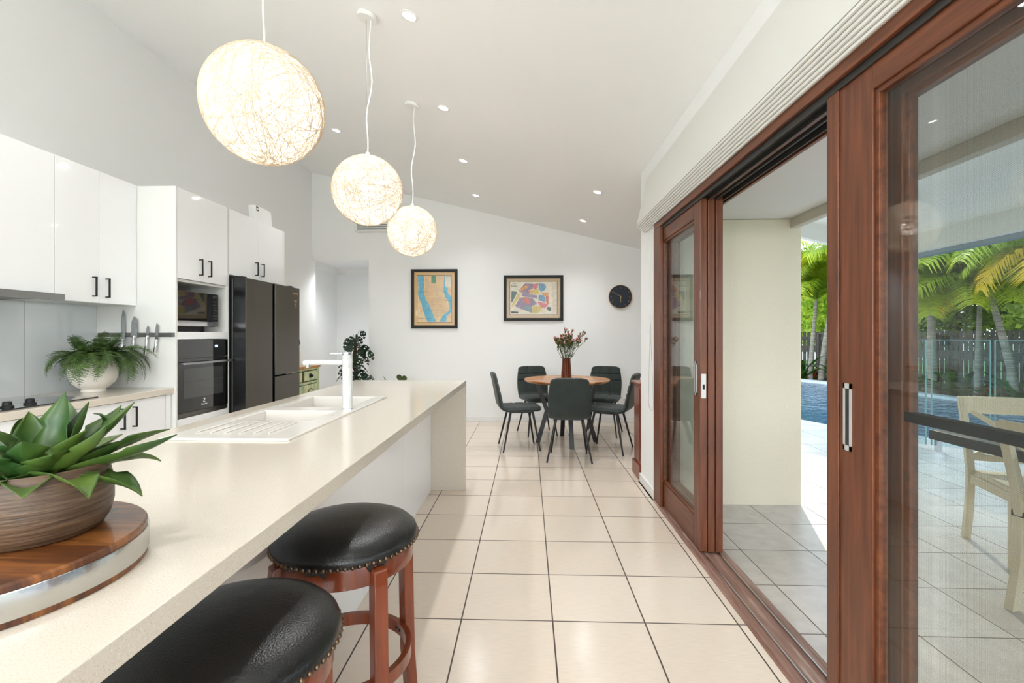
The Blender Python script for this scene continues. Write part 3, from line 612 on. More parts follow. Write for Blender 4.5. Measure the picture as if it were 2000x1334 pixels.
for i in range(4): MB().box(XB - 0.018, XB, yy[i] + 0.001, yy[i + 1] - 0.001, 0.001, z0 - 0.001).build('front_panel', M['gloss'], isl, bevel=0.001)
for i in range(6):
    a = YN + 0.06 + i * 0.61; MB().box(-1.416, -1.399, a + 0.001, a + 0.609, 0.1, z0 - 0.004).build('door', M['gloss'], isl)
# sink
sk = thing('kitchen_sink', (-1.08, 2.2, 0.895), 'white double-bowl composite sink with drainer set into the island', 'sink')
def sinkmesh():
    bm = bmesh.new(); zt = 0.904
    xs_ = [SX0, bowls[0][0], bowls[0][1], bowls[1][1], SX1]; ys_ = [SY0, 1.70, 1.95, bowls[0][2], bowls[0][3], bowls[1][2], bowls[1][3], SY1]
    V = {}
    for i, x in enumerate(xs_):
        for j, y in enumerate(ys_): V[(i, j)] = bm.verts.new((x, y, zt))
    holes = {(1, 3), (1, 5), (2, 5)}
    for i in range(4):
        for j in range(7):
            if (i, j) in holes: continue
            bm.faces.new([V[(i, j)], V[(i + 1, j)], V[(i + 1, j + 1)], V[(i, j + 1)]])
    def bowl(loop, depth, inset=0.018):
        c = sum((v.co for v in loop), Vector()) / len(loop); low = []
        for v in loop:
            d = v.co - c; low.append(bm.verts.new((c.x + d.x * (1 - inset / max(abs(d.x), 0.05)) if abs(d.x) > 0.05 else v.co.x, c.y + d.y * (1 - inset / max(abs(d.y), 0.05)) if abs(d.y) > 0.05 else v.co.y, zt - depth)))
        n = len(loop)
        for k in range(n): bm.faces.new([loop[k], loop[(k + 1) % n], low[(k + 1) % n], low[k]])
        bm.faces.new(low)
    bowl([V[(1, 3)], V[(2, 3)], V[(2, 4)], V[(1, 4)]], 0.19)
    bowl([V[(1, 5)], V[(2, 5)], V[(3, 5)], V[(3, 6)], V[(2, 6)], V[(1, 6)]], 0.19)
    # skirt
    ring = [V[(i, 0)] for i in range(5)] + [V[(4, j)] for j in range(1, 8)] + [V[(i, 7)] for i in range(3, -1, -1)] + [V[(0, j)] for j in range(6, 0, -1)]
    lo = [bm.verts.new((v.co.x, v.co.y, 0.8955)) for v in ring]
    for k in range(len(ring)): bm.faces.new([ring[k], ring[(k + 1) % len(ring)], lo[(k + 1) % len(ring)], lo[k]])
    for v in bm.verts: v.co = v.co - ORG[sk]
    bmesh.ops.recalc_face_normals(bm, faces=bm.faces[:])
    me = bpy.data.meshes.new('basin'); bm.to_mesh(me); bm.free(); me.materials.append(M['ceramic'])
    o = bpy.data.objects.new('basin', me); COL.objects.link(o); o.parent = sk; ORG[o] = ORG[sk]
    b = o.modifiers.new('bevel', 'BEVEL'); b.width = 0.006; b.segments = 4; b.limit_method = 'ANGLE'; b.angle_limit = radians(30)
    me.polygons.foreach_set('use_smooth', [True] * len(me.polygons)); me.set_sharp_from_angle(angle=radians(60))
    if hasattr(b, 'harden_normals'): b.harden_normals = True
sinkmesh()
rg = MB()
for k in range(6): rg.tube([(-1.235 + k * 0.055, 1.72, 0.9035), (-1.235 + k * 0.055, 1.73, 0.9065), (-1.235 + k * 0.055, 1.93, 0.9065), (-1.235 + k * 0.055, 1.955, 0.9035)], 0.0035, 8)
rg.build('drainer_ridge', M['ceramic'], sk, smooth=True)
for b in bowls: MB().lathe([(0.001, 0.002), (0.036, 0.002), (0.044, 0.004), (0.046, 0.0)], ((b[0] + b[1]) / 2, (b[2] + b[3]) / 2, 0.7145), 28).build('drain', M['steel'], sk, smooth=True)
MB().use(M['mapink']).text('Schock', 0.010, Tm(-0.885, 2.12, 0.9047) @ Rz(pi / 2)).build('maker_mark', None, sk, label='tiny dark print on the rim')
# tap
tp = thing('kitchen_tap', (-0.893, 2.31, 0.904), 'white column mixer tap with chrome lever on the sink rim', 'tap')
tx_, ty_ = -0.893, 2.31
MB().lathe([(0.001, 0.0), (0.0265, 0.0), (0.0265, 0.004), (0.001, 0.0045)], (tx_, ty_, 0.9042), 32).build('base_ring', M['chrome'], tp, smooth=True)
MB().lathe([(0.001, 0), (0.0245, 0), (0.0245, 0.2), (0.0238, 0.201), (0.0238, 0.2025), (0.0245, 0.2035), (0.0245, 0.242), (0.0238, 0.243), (0.0238, 0.2445), (0.0245, 0.2455), (0.0245, 0.262), (0.001, 0.262)], (tx_, ty_, 0.9085), 40).build('column', M['tapwhite'], tp, smooth=True)
sd = Vector((-1.0, 0.03, 0)).normalized()
def sp_(d, z): return (tx_ + sd.x * d, ty_ + sd.y * d, z)
MB().tube([sp_(0.02, 1.133), sp_(0.11, 1.133), sp_(0.19, 1.133), sp_(0.222, 1.129)], [0.0135, 0.0135, 0.013, 0.012], 20).build('spout', M['tapwhite'], tp, smooth=True)
MB().cyl(sp_(0.2, 1.122), sp_(0.2, 1.108), 0.011, 0.011, 18).build('aerator', M['chrome'], tp, smooth=True)
lv = MB().cyl((tx_, ty_, 1.171), (tx_, ty_, 1.184), 0.0245, 0.0245, 36)
lv.box(tx_ - 0.085, tx_ - 0.01, ty_ - 0.008, ty_ + 0.008, 1.175, 1.182).build('lever', M['chrome'], tp, bevel=0.001)

# ---------------- board, agave pot
BC = (-0.822, 0.692)
bd = thing('lazy_susan', (BC[0], BC[1], 0.895), 'round timber serving board with silver metal band on the island', 'serving board')
MB().lathe([(0.001, 0), (0.194, 0), (0.194, 0.010), (0.001, 0.010)], (BC[0], BC[1], 0.8955), 72).build('base_disc', M['boardwood'], bd, smooth=True)
MB().lathe([(0.190, 0.009), (0.1955, 0.009), (0.1960, 0.011), (0.1960, 0.044), (0.1955, 0.046), (0.190, 0.046)], (BC[0], BC[1], 0.8955), 96).build('metal_band', M['band'], bd, smooth=True, label='hammered silver band')
MB().lathe([(0.001, 0.010), (0.1935, 0.010), (0.1935, 0.053), (0.190, 0.0565), (0.001, 0.0565)], (BC[0], BC[1], 0.8955), 96).build('top_disc', M['boardwood'], bd, smooth=True)
PC = (-0.787, 0.735)
pt = thing('potted_agave', (PC[0], PC[1], 0.952), 'green agave with long pointed leaves in a brown bowl on the round board', 'potted plant')
MB().lathe([(0.001, 0.0), (0.074, 0.0), (0.080, 0.003), (0.089, 0.018), (0.094, 0.040), (0.094, 0.060), (0.091, 0.085), (0.087, 0.104), (0.084, 0.108), (0.080, 0.106), (0.078, 0.098), (0.08, 0.08), (0.001, 0.076)], (PC[0], PC[1], 0.9522), 64).build('bowl', M['potwood'], pt, smooth=True)
MB().lathe([(0.001, 0.092), (0.05, 0.093), (0.079, 0.088)], (PC[0], PC[1], 0.9522), 32).build('soil', M['soil'], pt, smooth=True)
def blade(L, wd, elev, curl, az, base, thick=0.004, cup=0.35, twist=0.0, n=14, tipcurl=0.0, shape=None):
    """thick pointed leaf: centre line starts at base going outward at az, elevation elev, bending by curl."""
    vs_ = []; fs_ = []; m = 6
    p = Vector((0, 0, 0)); e = elev
    for i in range(n + 1):
        s = i / n
        if i: 
            e = elev + curl * s + tipcurl * max(0, s - 0.7) / 0.3
            p = p + Vector((cos(e), 0, sin(e))) * (L / n)
        wv = wd * (shape(s) if shape else (0.42 + 0.58 * sin(pi * min(1, s * 1.35 + 0.1)) if s < 0.6 else 1.0 * max(0.012, (1 - ((s - 0.6) / 0.4) ** 1.25)))) * (0.9 if s < 0.05 else 1)
        T = Vector((cos(e), 0, sin(e))); N = Vector((-sin(e), 0, cos(e))); tw = twist * s
        Bv = Vector((0, 1, 0)) * cos(tw) + N * sin(tw); N2 = N * cos(tw) - Vector((0, 1, 0)) * sin(tw)
        for k in range(m + 1):
            u = (k / m) * 2 - 1; vs_.append(p + Bv * (u * wv / 2) + N2 * (cup * wv * (u * u - 0.3)))
        for k in range(m, -1, -1):
            u = (k / m) * 2 - 1; vs_.append(p + Bv * (u * wv / 2) + N2 * (cup * wv * (u * u - 0.3) - thick * (1 - u * u) * (1 - s * 0.8) - 0.0005))
    R = 2 * (m + 1)
    for i in range(n):
        for k in range(R):
            k2 = (k + 1) % R; fs_.append((i * R + k, i * R + k2, (i + 1) * R + k2, (i + 1) * R + k))
    fs_.append(tuple(range(R))[::-1])
    mt = Matrix.Translation(base) @ Rz(az)
    return [mt @ v for v in vs_], fs_
random.seed(4)
# (azimuth deg, elevation deg, length, width, curl deg, tip curl deg)
AG = [(40, 26, .215, .052, -8, -8), (22, 14, .235, .046, 4, 10), (55, 12, .20, .050, -18, -30), (5, 8, .20, .052, -30, -25), (-20, 22, .17, .056, -45, -30), (75, 40, .19, .054, -4, 25),
      (110, 55, .17, .056, 8, 0), (140, 35, .19, .052, -15, 0), (175, 30, .20, .052, -20, 10), (210, 25, .19, .052, -25, 0), (-50, 25, .15, .055, -45, 0), (-85, 28, .14, .055, -45, 0), (-120, 25, .15, .052, -35, 0),
      (-150, 20, .17, .052, -28, 0), (60, 62, .16, .050, 10, 0), (0, 55, .13, .048, -5, -10), (-60, 58, .11, .046, -5, 0), (-140, 62, .12, .046, 0, 0), (150, 66, .14, .046, 6, 0), (95, 72, .175, .052, 6, 4),
      (90, 20, .19, .050, -10, 0), (125, 15, .19, .050, -10, 0), (-5, 32, .18, .044, 6, 22), (32, 44, .20, .044, 2, 8), (-35, 42, .13, .05, -20, 0), (-100, 48, .12, .048, -10, 0), (190, 55, .13, .048, 0, 0), (-170, 8, .18, .05, -18, 0), (64, 28, .18, .03, 30, 110), (160, 45, .15, .02, 20, 90)]
for (az, e, L, w, c, tcurl) in AG:
    a = radians(az); v, f = blade(L * 0.78, w * 1.2, radians(e), radians(c), a, Vector((PC[0] + 0.014 * cos(a), PC[1] + 0.014 * sin(a), 1.040)), cup=0.24, twist=radians(random.uniform(-20, 20)), tipcurl=radians(tcurl))
    MB().add(v, f).build('leaf', M['agave'], pt, smooth='all')

# ---------------- bar stools
def make_stool(cx, cy, label, rz):
    t = thing('bar_stool', (cx, cy, 0), label, 'bar stool', 'bar stools along the island')
    ST = 0.705
    MB().lathe([(0.001, 0.0), (0.06, -0.001), (0.12, -0.006), (0.165, -0.014), (0.196, -0.026), (0.211, -0.040), (0.216, -0.054), (0.213, -0.066), (0.205, -0.072), (0.001, -0.072)], (cx, cy, ST), 72).build('seat_cushion', M['leather'], t, smooth=True)
    nh = MB()
    for k in range(72):
        a = 2 * pi * k / 72; nh.ball((cx + 0.2145 * cos(a), cy + 0.2145 * sin(a), ST - 0.0625), 0.0062, 6)
    nh.build('nailhead_trim', M['nail'], t, smooth='all')
    MB().lathe([(0.150, -0.073), (0.198, -0.073), (0.200, -0.078), (0.200, -0.128), (0.196, -0.131), (0.150, -0.131), (0.150, -0.073)], (cx, cy, ST), 64).build('apron', M['stoolwood'], t, smooth=True)
    rt = random.Random(2)
    for a0, a1 in ((-0.95, -0.62), (-1.75, -1.45), (-2.15, -1.9)):
        m_ = 9; vv = []
        for k in range(m_ + 1):
            a = a0 + (a1 - a0) * k / m_; vv += [(cx + 0.2075 * cos(a), cy + 0.2075 * sin(a), ST - 0.068), (cx + 0.205 * cos(a), cy + 0.205 * sin(a), ST - 0.074 - (0.016 * rt.random() if 0 < k < m_ else 0))]
        MB().add(vv, [(2 * k, 2 * k + 2, 2 * k + 3, 2 * k + 1) for k in range(m_)]).build('torn_leather', M['leather'], t, recalc=False, label='frayed black leather scrap')
    MB().lathe([(0.001, -0.074), (0.10, -0.074), (0.10, -0.088), (0.001, -0.088)], (cx, cy, ST), 32).build('swivel_plate', M['mattblack'], t)
    for k in range(4):
        a = pi / 4 + k * pi / 2 + rz; d = Vector((cos(a), sin(a), 0)); s = Vector((-sin(a), cos(a), 0))
        def rect(r, z, w=0.021, th=0.018): return [Vector((cx, cy, z)) + d * (r + i * th) + s * (j * w) for i, j in ((-1, -1), (1, -1), (1, 1), (-1, 1))]
        secs = [rect(0.196, ST - 0.082, 0.019, 0.010), rect(0.203, ST - 0.088), rect(0.206, ST - 0.13), rect(0.208, 0.45), rect(0.214, 0.2), rect(0.232, 0.0, 0.02, 0.017)]
        m = MB(); m.add([v for q in secs for v in q], [(i * 4 + j, i * 4 + (j + 1) % 4, i * 4 + 4 + (j + 1) % 4, i * 4 + 4 + j) for i in range(5) for j in range(4)] + [(3, 2, 1, 0), (20, 21, 22, 23)])
        m.build('leg', M['stoolwood'], t, bevel=0.004)
    ring = MB().lathe([(0.178, 0.262), (0.196, 0.262), (0.196, 0.300), (0.178, 0.300), (0.178, 0.262)], (cx, cy, 0), 64).build('foot_ring', M['stoolwood'], t, smooth=True)
    sc = MB()
    for k in range(4):
        for da in (-0.055, 0.055):
            a = pi / 4 + k * pi / 2 + rz + da; sc.cyl((cx + 0.1785 * cos(a), cy + 0.1785 * sin(a), 0.281), (cx + 0.1755 * cos(a), cy + 0.1755 * sin(a), 0.281), 0.006, 0.005, 10)
    sc.build('bolt', M['mattblack'], ring)
    return t
make_stool(-0.562, 1.450, 'black leather swivel stool further from the camera, with a frayed rim over one leg', 0)
make_stool(-0.605, 0.935, 'black leather swivel stool in the near foreground, cut by the bottom edge', 0.2)

# ================================================================ FERN IN WHITE VASE
VX, VY = -2.87, 3.03
fv = thing('potted_fern', (VX, VY, 0.895), 'trailing fern in a round white footed pot on the left counter', 'potted plant')
MB().lathe([(0.001, 0.0), (0.064, 0.0), (0.066, 0.003), (0.063, 0.012), (0.061, 0.018), (0.083, 0.032), (0.112, 0.062), (0.127, 0.102), (0.130, 0.140), (0.122, 0.180), (0.104, 0.217), (0.090, 0.236), (0.085, 0.239), (0.080, 0.234), (0.09, 0.21), (0.10, 0.2), (0.001, 0.2)], (VX, VY, 0.8955), 56).build('pot', M['vasewhite'], fv, smooth=True)
def frond(L, droop, rise, npin=22, pl=0.06, seed=0, mat=None, teeth=7):
    rnd = random.Random(seed); mb = MB(); p = Vector((0, 0, 0)); pts = []; n = npin
    for i in range(n + 1):
        s = i / n; e = rise - droop * s ** 0.8; pts.append((p.copy(), e)); p = p + Vector((cos(e), 0.12 * sin(s * 3 + seed), sin(e))).normalized() * (L / n)
    mb.tube([q[0] for q in pts], [0.0016 * (1 - 0.7 * i / n) + 0.0003 for i in range(n + 1)], 4)
    for i in range(2, n + 1):
        s = i / n; q, e = pts[i]; T = Vector((cos(e), 0, sin(e))); ln = pl * max(0.12, sin(pi * min(1, 0.15 + s * 0.85)) ** 0.7)
        for sg in (-1, 1):
            d = (Vector((0, 1, 0)) * sg * 0.9 + T * 0.45 + Vector((0, 0, rnd.uniform(-0.25, 0.1)))).normalized(); N = d.cross(T).normalized() * sg; sdir = N.cross(d).normalized()
            m = teeth
            for k in range(m):
                c0 = q + d * ln * k / m; hw = ln * 0.20 * (1 - 0.75 * k / m)
                c1 = q + d * ln * (k + 0.62) / m
                mb.add([c0, c1, c1 + sdir * hw + d * ln * 0.05, c0 + d * ln * 0.03 + sdir * hw * 0.9], [(0, 1, 2, 3)])
                mb.add([c0, c1, c1 - sdir * hw + d * ln * 0.05, c0 + d * ln * 0.03 - sdir * hw * 0.9], [(0, 1, 2, 3)])
    return mb
random.seed(9)
fd = []
for k, (L, dr, ri) in enumerate(((0.30, 2.3, 1.05), (0.25, 1.6, 1.1), (0.34, 2.7, 0.9), (0.21, 0.7, 1.3))):
    o = frond(L, dr, ri, 22, 0.055, k).build('frond', M['fern'], None, recalc=False); o.parent = fv; fd.append(o)
first = set()
for k in range(84):
    s = (0, 2, 1, 0, 2, 3)[k % 6]
    a = k * 2.39996 + random.uniform(-0.2, 0.2)
    src = fd[s]; o = src if s not in first else src.copy()
    if s in first: COL.objects.link(o)
    first.add(s)
    r = random.uniform(0.02, 0.09); o.location = (r * cos(a), r * sin(a), 0.205 + random.uniform(-0.005, 0.02)); sc = random.uniform(0.75, 1.1)
    if (cos(a) < -0.3): sc *= 0.55
    o.scale = (sc, sc, sc); o.rotation_euler = (random.uniform(-0.2, 0.2), random.uniform(-0.15, 0.15), a)

# ================================================================ PENDANTS + DOWNLIGHTS
def string_ball(R, n, seed):
    rnd = random.Random(seed); mb = MB(); segs = 56
    for i in range(n):
        ax = Vector((rnd.gauss(0, 1), rnd.gauss(0, 1), rnd.gauss(0, 1))).normalized(); off = rnd.uniform(-0.75, 0.75) * R * (0.3 + 0.7 * rnd.random())
        u = ax.orthogonal().normalized(); v = ax.cross(u); rr = math.sqrt(R * R - off * off); w = rnd.choice([0.0004, 0.0005, 0.0007, 0.0012]); ph = rnd.uniform(0, 6)
        vs_ = []; wob = rnd.uniform(0, 0.03)
        for k in range(segs):
            a = 2 * pi * k / segs; c = (ax * (off + R * wob * sin(2 * a + ph)) + (u * cos(a) + v * sin(a)) * rr).normalized(); q = c * (R - rnd.uniform(0, 0.002)); t = ax.cross(c).normalized(); sdir = c.cross(t).normalized()
            vs_ += [q + sdir * w, q + c * w * 0.8, q - sdir * w]
        fs_ = []
        for k in range(segs):
            k2 = (k + 1) % segs
            fs_ += [(k * 3, k * 3 + 1, k2 * 3 + 1, k2 * 3), (k * 3 + 1, k * 3 + 2, k2 * 3 + 2, k2 * 3 + 1), (k * 3 + 2, k * 3, k2 * 3, k2 * 3 + 2)]
        mb.add(vs_, fs_)
    return mb
PX = -0.93
shade_mesh = None
def pendant(y, z, label, mount=True, rot=0):
    global shade_mesh
    t = thing('pendant_lamp', (PX, y, z), label, 'pendant lamp', 'woven string globe pendants over the island')
    if shade_mesh is None:
        s = string_ball(0.2, 300, 5).build('lamp_shade', M['string'], None, recalc=False); shade_mesh = s.data; s.parent = t
    else:
        s = bpy.data.objects.new('lamp_shade', shade_mesh); COL.objects.link(s); s.parent = t
    s.rotation_euler = (rot, rot * 2, rot * 3)
    MB().ball((PX, y, z), 0.1965, 28).build('web_liner', M['liner'], t, smooth='all', label='fine white fibre web under the strings')
    zc = cz(PX)
    MB().ball((PX, y, z - 0.01), 0.036, 14).build('bulb', M['bulb'], t, smooth='all')
    MB().cyl((PX, y, z + 0.028), (PX, y, z + 0.085), 0.018, 0.016, 16).tube([(PX, y, z + 0.085), (PX, y, z + 0.2)], 0.003, 6).cyl((PX, y, z + 0.193), (PX, y, z + 0.222), 0.016, 0.010, 16).build('lamp_holder', M['plastic'], t, smooth=True)
    tilt = math.atan(CB)
    m = MB().lathe([(0.001, 0), (0.055, 0), (0.058, -0.003), (0.058, -0.022), (0.054, -0.026), (0.001, -0.026)], (0, 0, 0), 36)
    m.xf(Matrix.Translation((PX, y, zc - 0.001)) @ Matrix.Rotation(tilt, 4, 'Y')); m.build('ceiling_rose', M['plastic'], t, smooth=True)
    MB().tube([(PX - 0.008, y, zc - 0.02), (PX - 0.003, y, z + 0.22)], 0.0011, 5).build('suspension_wire', M['steel'], t)
    rnd = random.Random(int(y * 100)); pts = []
    for k in range(21):
        s = k / 20; zz = zc - 0.03 + (z + 0.21 - zc + 0.03) * s; w = sin(pi * s)
        pts.append((PX + 0.018 * (1 - s) + 0.012 * w * sin(s * 11 + y), y + 0.010 * w * cos(s * 9 + y), zz))
    MB().tube(pts, 0.0034, 8).build('cord', M['cord'], t, smooth=True)
    lamp('pendant_light', 'POINT', (0, 0, -0.01), BALL_W, (1, 0.965, 0.92), t, shadow_soft_size=0.05)
pendant(1.640, 2.078, 'woven white string globe pendant, largest and nearest in view', rot=0)
pendant(2.714, 2.106, 'woven white string globe pendant, middle of the three over the island', rot=0.7)
pendant(3.771, 2.103, 'woven white string globe pendant, smallest and farthest over the island', rot=1.4)

def downlight(x, y, label, grp='recessed ceiling downlights', power=DOWN_W, zc=None):
    tilt = math.atan(CB) if zc is None else 0.0; zc = cz(x) - 0.0005 if zc is None else zc; mt = Matrix.Translation((x, y, zc)) @ Matrix.Rotation(tilt, 4, 'Y')
    t = thing('downlight', (x, y, zc), label, 'downlight', grp)
    MB().lathe([(0.036, 0), (0.050, 0), (0.050, -0.003), (0.046, -0.006), (0.038, -0.006), (0.036, -0.002)], (0, 0, 0), 32).xf(mt).build('trim_ring', M['plastic'], t, smooth=True)
    MB().lathe([(0.001, -0.003), (0.036, -0.003)], (0, 0, 0), 28).xf(mt).build('lens', M['lampglow'], t, recalc=False)
    l = lamp('downlight_beam', 'SPOT', (0, 0, -0.02), power, (0.955, 0.98, 1), t, spot_size=radians(130), spot_blend=0.9, shadow_soft_size=0.04)
    return t
DL = [(-0.665, 2.631, 'downlight nearest the camera at the top of the photo'), (-0.665, 3.708, 'downlight right of the middle pendant cord, second in its row'), (-0.665, 4.838, 'downlight third along the row beside the pendants'),
      (-0.668, 6.047, 'farthest downlight of the row beside the pendants'), (0.712, 4.851, 'nearer of the two downlights above the dining table'), (0.708, 6.07, 'farther of the two downlights above the dining table'), (-1.97, 4.804, 'downlight between the large and middle pendants, nearest the left wall')]
for d_ in DL: downlight(*d_)
for (x, y, lb) in ((-1.97, 2.4, 'added fill downlight above the counter side of the kitchen, above the frame'), (-1.97, 0.2, 'added fill downlight beside the camera nearest the left wall'), (-0.665, 0.3, 'added fill downlight over the near end of the island'), (-0.665, -1.6, 'added fill downlight behind the camera in line with the island'), (-1.97, -1.6, 'added fill downlight behind the camera near the left wall')):  # extra downlights out of view, added to raise the interior light level
    downlight(x, y, lb, 'added fill downlights outside the frame')
downlight(-2.85, 7.2, 'unseen flat downlight added in the hallway ceiling as fill', 'added hallway fill light', 30.0, 2.4495)  # hidden above the opening, added to light up the hallway

for k, (x, y) in enumerate(((-1.35, -3.8), (-2.1, -3.6), (0.72, -2.6))):  # unseen fill lamps added behind the camera to brighten the room
    t = thing('added_fill_lamp', (x, y, 0), ('tall white globe fill lamp added behind the camera nearer the room centre', 'tall white globe fill lamp added behind the camera by the left wall', 'short white globe fill lamp added by the sliding doors behind the camera')[k], 'added fill lamp'); hh = (0, 0, -0.52)[k]
    MB().lathe([(0.001, 0), (0.15, 0), (0.15, 0.02), (0.02, 0.03), (0.001, 0.03)], (x, y, 0), 32).build('base', M['steel'], t, smooth=True)
    MB().tube([(x, y, 0.03), (x, y, 1.75 + hh)], 0.012, 10).build('pole', M['steel'], t, smooth=True)
    MB().lathe([(0.02, 1.75), (0.10, 1.78), (0.14, 1.86), (0.145, 1.90)], (x, y, hh), 32).build('lamp_shade', M['string'], t, smooth=True)
    MB().ball((x, y, 1.92 + hh), 0.05, 12).build('bulb', M['bulb'], t, smooth='all')
    lamp('added_fill_light', 'POINT', (0, 0, 2.06 + hh), FILL_W * (1, 1, 0.9)[k], (0.93, 0.97, 1), t, shadow_soft_size=0.14)

# ================================================================ BACK WALL OBJECTS
def frame_pic(x0, x1, z0, z1, label, matm, fw=0.055):
    t = thing('framed_map', ((x0 + x1) / 2, YB, (z0 + z1) / 2), label, 'framed map')
    y1, y0 = YB - 0.001, YB - 0.03
    MB().box(x0, x1, y0, y1, z1 - fw, z1).box(x0, x1, y0, y1, z0, z0 + fw).box(x0, x0 + fw, y0, y1, z0 + fw, z1 - fw).box(x1 - fw, x1, y0, y1, z0 + fw, z1 - fw).build('frame', M['mattblack'], t, bevel=0.002)
    MB().box(x0 + fw, x1 - fw, YB - 0.012, YB - 0.008, z0 + fw, z1 - fw).build('mat_board', matm, t)
    MB().box(x0 + fw, x1 - fw, YB - 0.0215, YB - 0.020, z0 + fw, z1 - fw).build('glazing', M['pictureglass'], t)
    return t
def flatpoly(mb, pts, x0, x1, z0, z1, y, m):
    mb.use(m); mb.add([(x0 + (x1 - x0) * u, y, z1 - (z1 - z0) * v) for u, v in pts], [tuple(range(len(pts)))])
NYx = (-1.711, -1.029, 1.365, 2.232)
t = frame_pic(*NYx, 'framed blue and tan city map with a long river, left of the two maps', M['matboard'], 0.042)
x0, x1, z0, z1 = -1.711 + 0.09, -1.029 - 0.09, 1.365 + 0.09, 2.232 - 0.09
mb = MB(); Y0 = YB - 0.0125
FPN = [0]
def fp(pts, m, k):
    FPN[0] += 1; flatpoly(mb, pts, x0, x1, z0, z1, Y0 - 0.0004 * k - 0.000008 * FPN[0], m)
fp([(-.012, -.01), (1.012, -.01), (1.012, 1.01), (-.012, 1.01)], M['mapink'], 0)
fp([(0, 0), (1, 0), (1, 1), (0, 1)], M['mapland'], 1)
fp([(.01, .01), (.2, .01), (.2, .15), (.19, .3), (.2, .4), (.24, .5), (.33, .6), (.42, .75), (.5, .9), (.56, .99), (.3, .99), (.22, .86), (.15, .7), (.12, .6), (.06, .5), (.02, .42), (.03, .2)], M['mapwater'], 2)
fp([(.79, .01), (.81, .01), (.82, .22), (.9, .28), (.88, .35), (.95, .42), (1, .46), (1, .78), (.92, .83), (.86, .87), (.85, .99), (.66, .99), (.72, .88), (.8, .82), (.93, .76), (.95, .66), (.9, .55), (.82, .46), (.77, .36)], M['mapwater'], 2)
fp([(.41, .01), (.54, .01), (.54, .17), (.41, .17)], M['mapgreen'], 3)
fp([(.82, .01), (1, .01), (1, .26), (.82, .24)], M['mappaper'], 3)
for k in range(24): u = .23 + k * .022; fp([(u, .02), (u + .002, .02), (u + .002, .45 if u < .8 else .1), (u, .45)], M['maporange'] if k % 3 else M['mapink'], 2)
for k in range(30): v = .03 + k * .022; fp([(.22, v), (.76, v), (.76, v + .0014), (.22, v + .0014)], M['maporange'], 2)
for k in range(26):
    v = .47 + k * .016; a = .24 + (v - .47) * .72; b = .86 if v < .72 else .86 - (v - .72) * .9
    if b > a: fp([(a, v), (b, v + .01), (b, v + .012), (a, v + .002)], M['bud'], 2)
for (a, b, c, d_) in ((.0, .35, .35, .35), (.7, .33, .95, .33), (.8, .54, 1, .54), (.1, .77, .45, .73), (.0, .91, .4, .91)): fp([(a, b), (c, d_), (c, d_ + .004), (a, b + .004)], M['mapink'], 4)
mb.use(M['mapink']).text('MODERN', 0.015, Tm(x0 + (x1 - x0) * .91, Y0 - .004, z1 - .018) @ FACE_MY, 0.0003).text('NEW YORK', 0.016, Tm(x0 + (x1 - x0) * .91, Y0 - .004, z1 - .038) @ FACE_MY, 0.0003)
mb.build('map_print', None, t, recalc=False)
PAx = (-0.352, 0.514, 1.473, 2.137)
t = frame_pic(*PAx, 'framed pastel patchwork city map of PARIS, right of the two maps', M['matboard2'], 0.042)
FPN[0] = 0; x0, x1, z0, z1 = -0.352 + 0.093, 0.514 - 0.093, 1.473 + 0.093, 2.137 - 0.093
mb = MB()
def zc_(pts): return [((a - 265) / 1180.0, (b - 245) / 825.0) for a, b in pts]
fp([(-.01, -.012), (1.01, -.012), (1.01, 1.012), (-.01, 1.012)], M['mapink'], 0)
fp([(0, 0), (1, 0), (1, 1), (0, 1)], M['mappaper'], 1)
for pts, m in (([(640, 290), (850, 300), (840, 430), (730, 460), (560, 520), (470, 480)], 'mappurple'), ([(630, 340), (740, 350), (700, 410), (560, 480), (540, 520), (470, 480)], 'maporange'),
               ([(830, 310), (980, 290), (960, 410), (870, 440)], 'mappink'), ([(985, 285), (1130, 300), (1180, 380), (1130, 470), (1040, 500), (985, 400)], 'mapblue'), ([(730, 460), (850, 460), (850, 540), (740, 540)], 'maporange'),
               ([(860, 430), (980, 430), (990, 560), (870, 560)], 'mapyellow'), ([(560, 470), (720, 460), (760, 560), (960, 590), (960, 680), (800, 640), (560, 610)], 'mappurple'), ([(1050, 510), (1230, 515), (1230, 600), (1100, 600)], 'maporange'),
               ([(990, 570), (1100, 590), (1160, 650), (1140, 750), (980, 720)], 'mapblue'), ([(1165, 610), (1235, 620), (1235, 830), (1165, 760)], 'mapred'), ([(300, 480), (450, 500), (330, 740), (295, 760)], 'mapteal'),
               ([(450, 540), (540, 540), (500, 650), (380, 800), (320, 880), (300, 850)], 'mapyellow'), ([(510, 650), (640, 625), (830, 660), (950, 800), (820, 860), (600, 950), (385, 860)], 'mappurple'),
               ([(570, 650), (700, 640), (780, 710), (740, 810), (640, 780)], 'mapred'), ([(590, 840), (700, 850), (820, 860), (820, 1030), (600, 950)], 'mapslate'), ([(825, 865), (1020, 850), (1090, 960), (960, 1030), (825, 1030)], 'mapyellow'),
               ([(940, 740), (1160, 780), (1230, 830), (1130, 920), (1060, 900)], 'mappink'), ([(1180, 920), (1220, 870), (1300, 890), (1300, 980), (1240, 980)], 'mapteal'), ([(1310, 280), (1430, 280), (1430, 1060), (1310, 1060)], 'mappaper')):
    fp(zc_(pts), M[m], 2)
rn = random.Random(3)
for k in range(150):
    a, b = rn.uniform(400, 1230), rn.uniform(300, 1000); an = rn.uniform(0, pi); l = rn.uniform(20, 90); c, d_ = a + l * cos(an), b + l * sin(an); fp(zc_([(a, b), (c, d_), (c + 2, d_ + 3), (a + 2, b + 3)]), M['mappaper'] if k % 2 else M['mapteal'], 3)
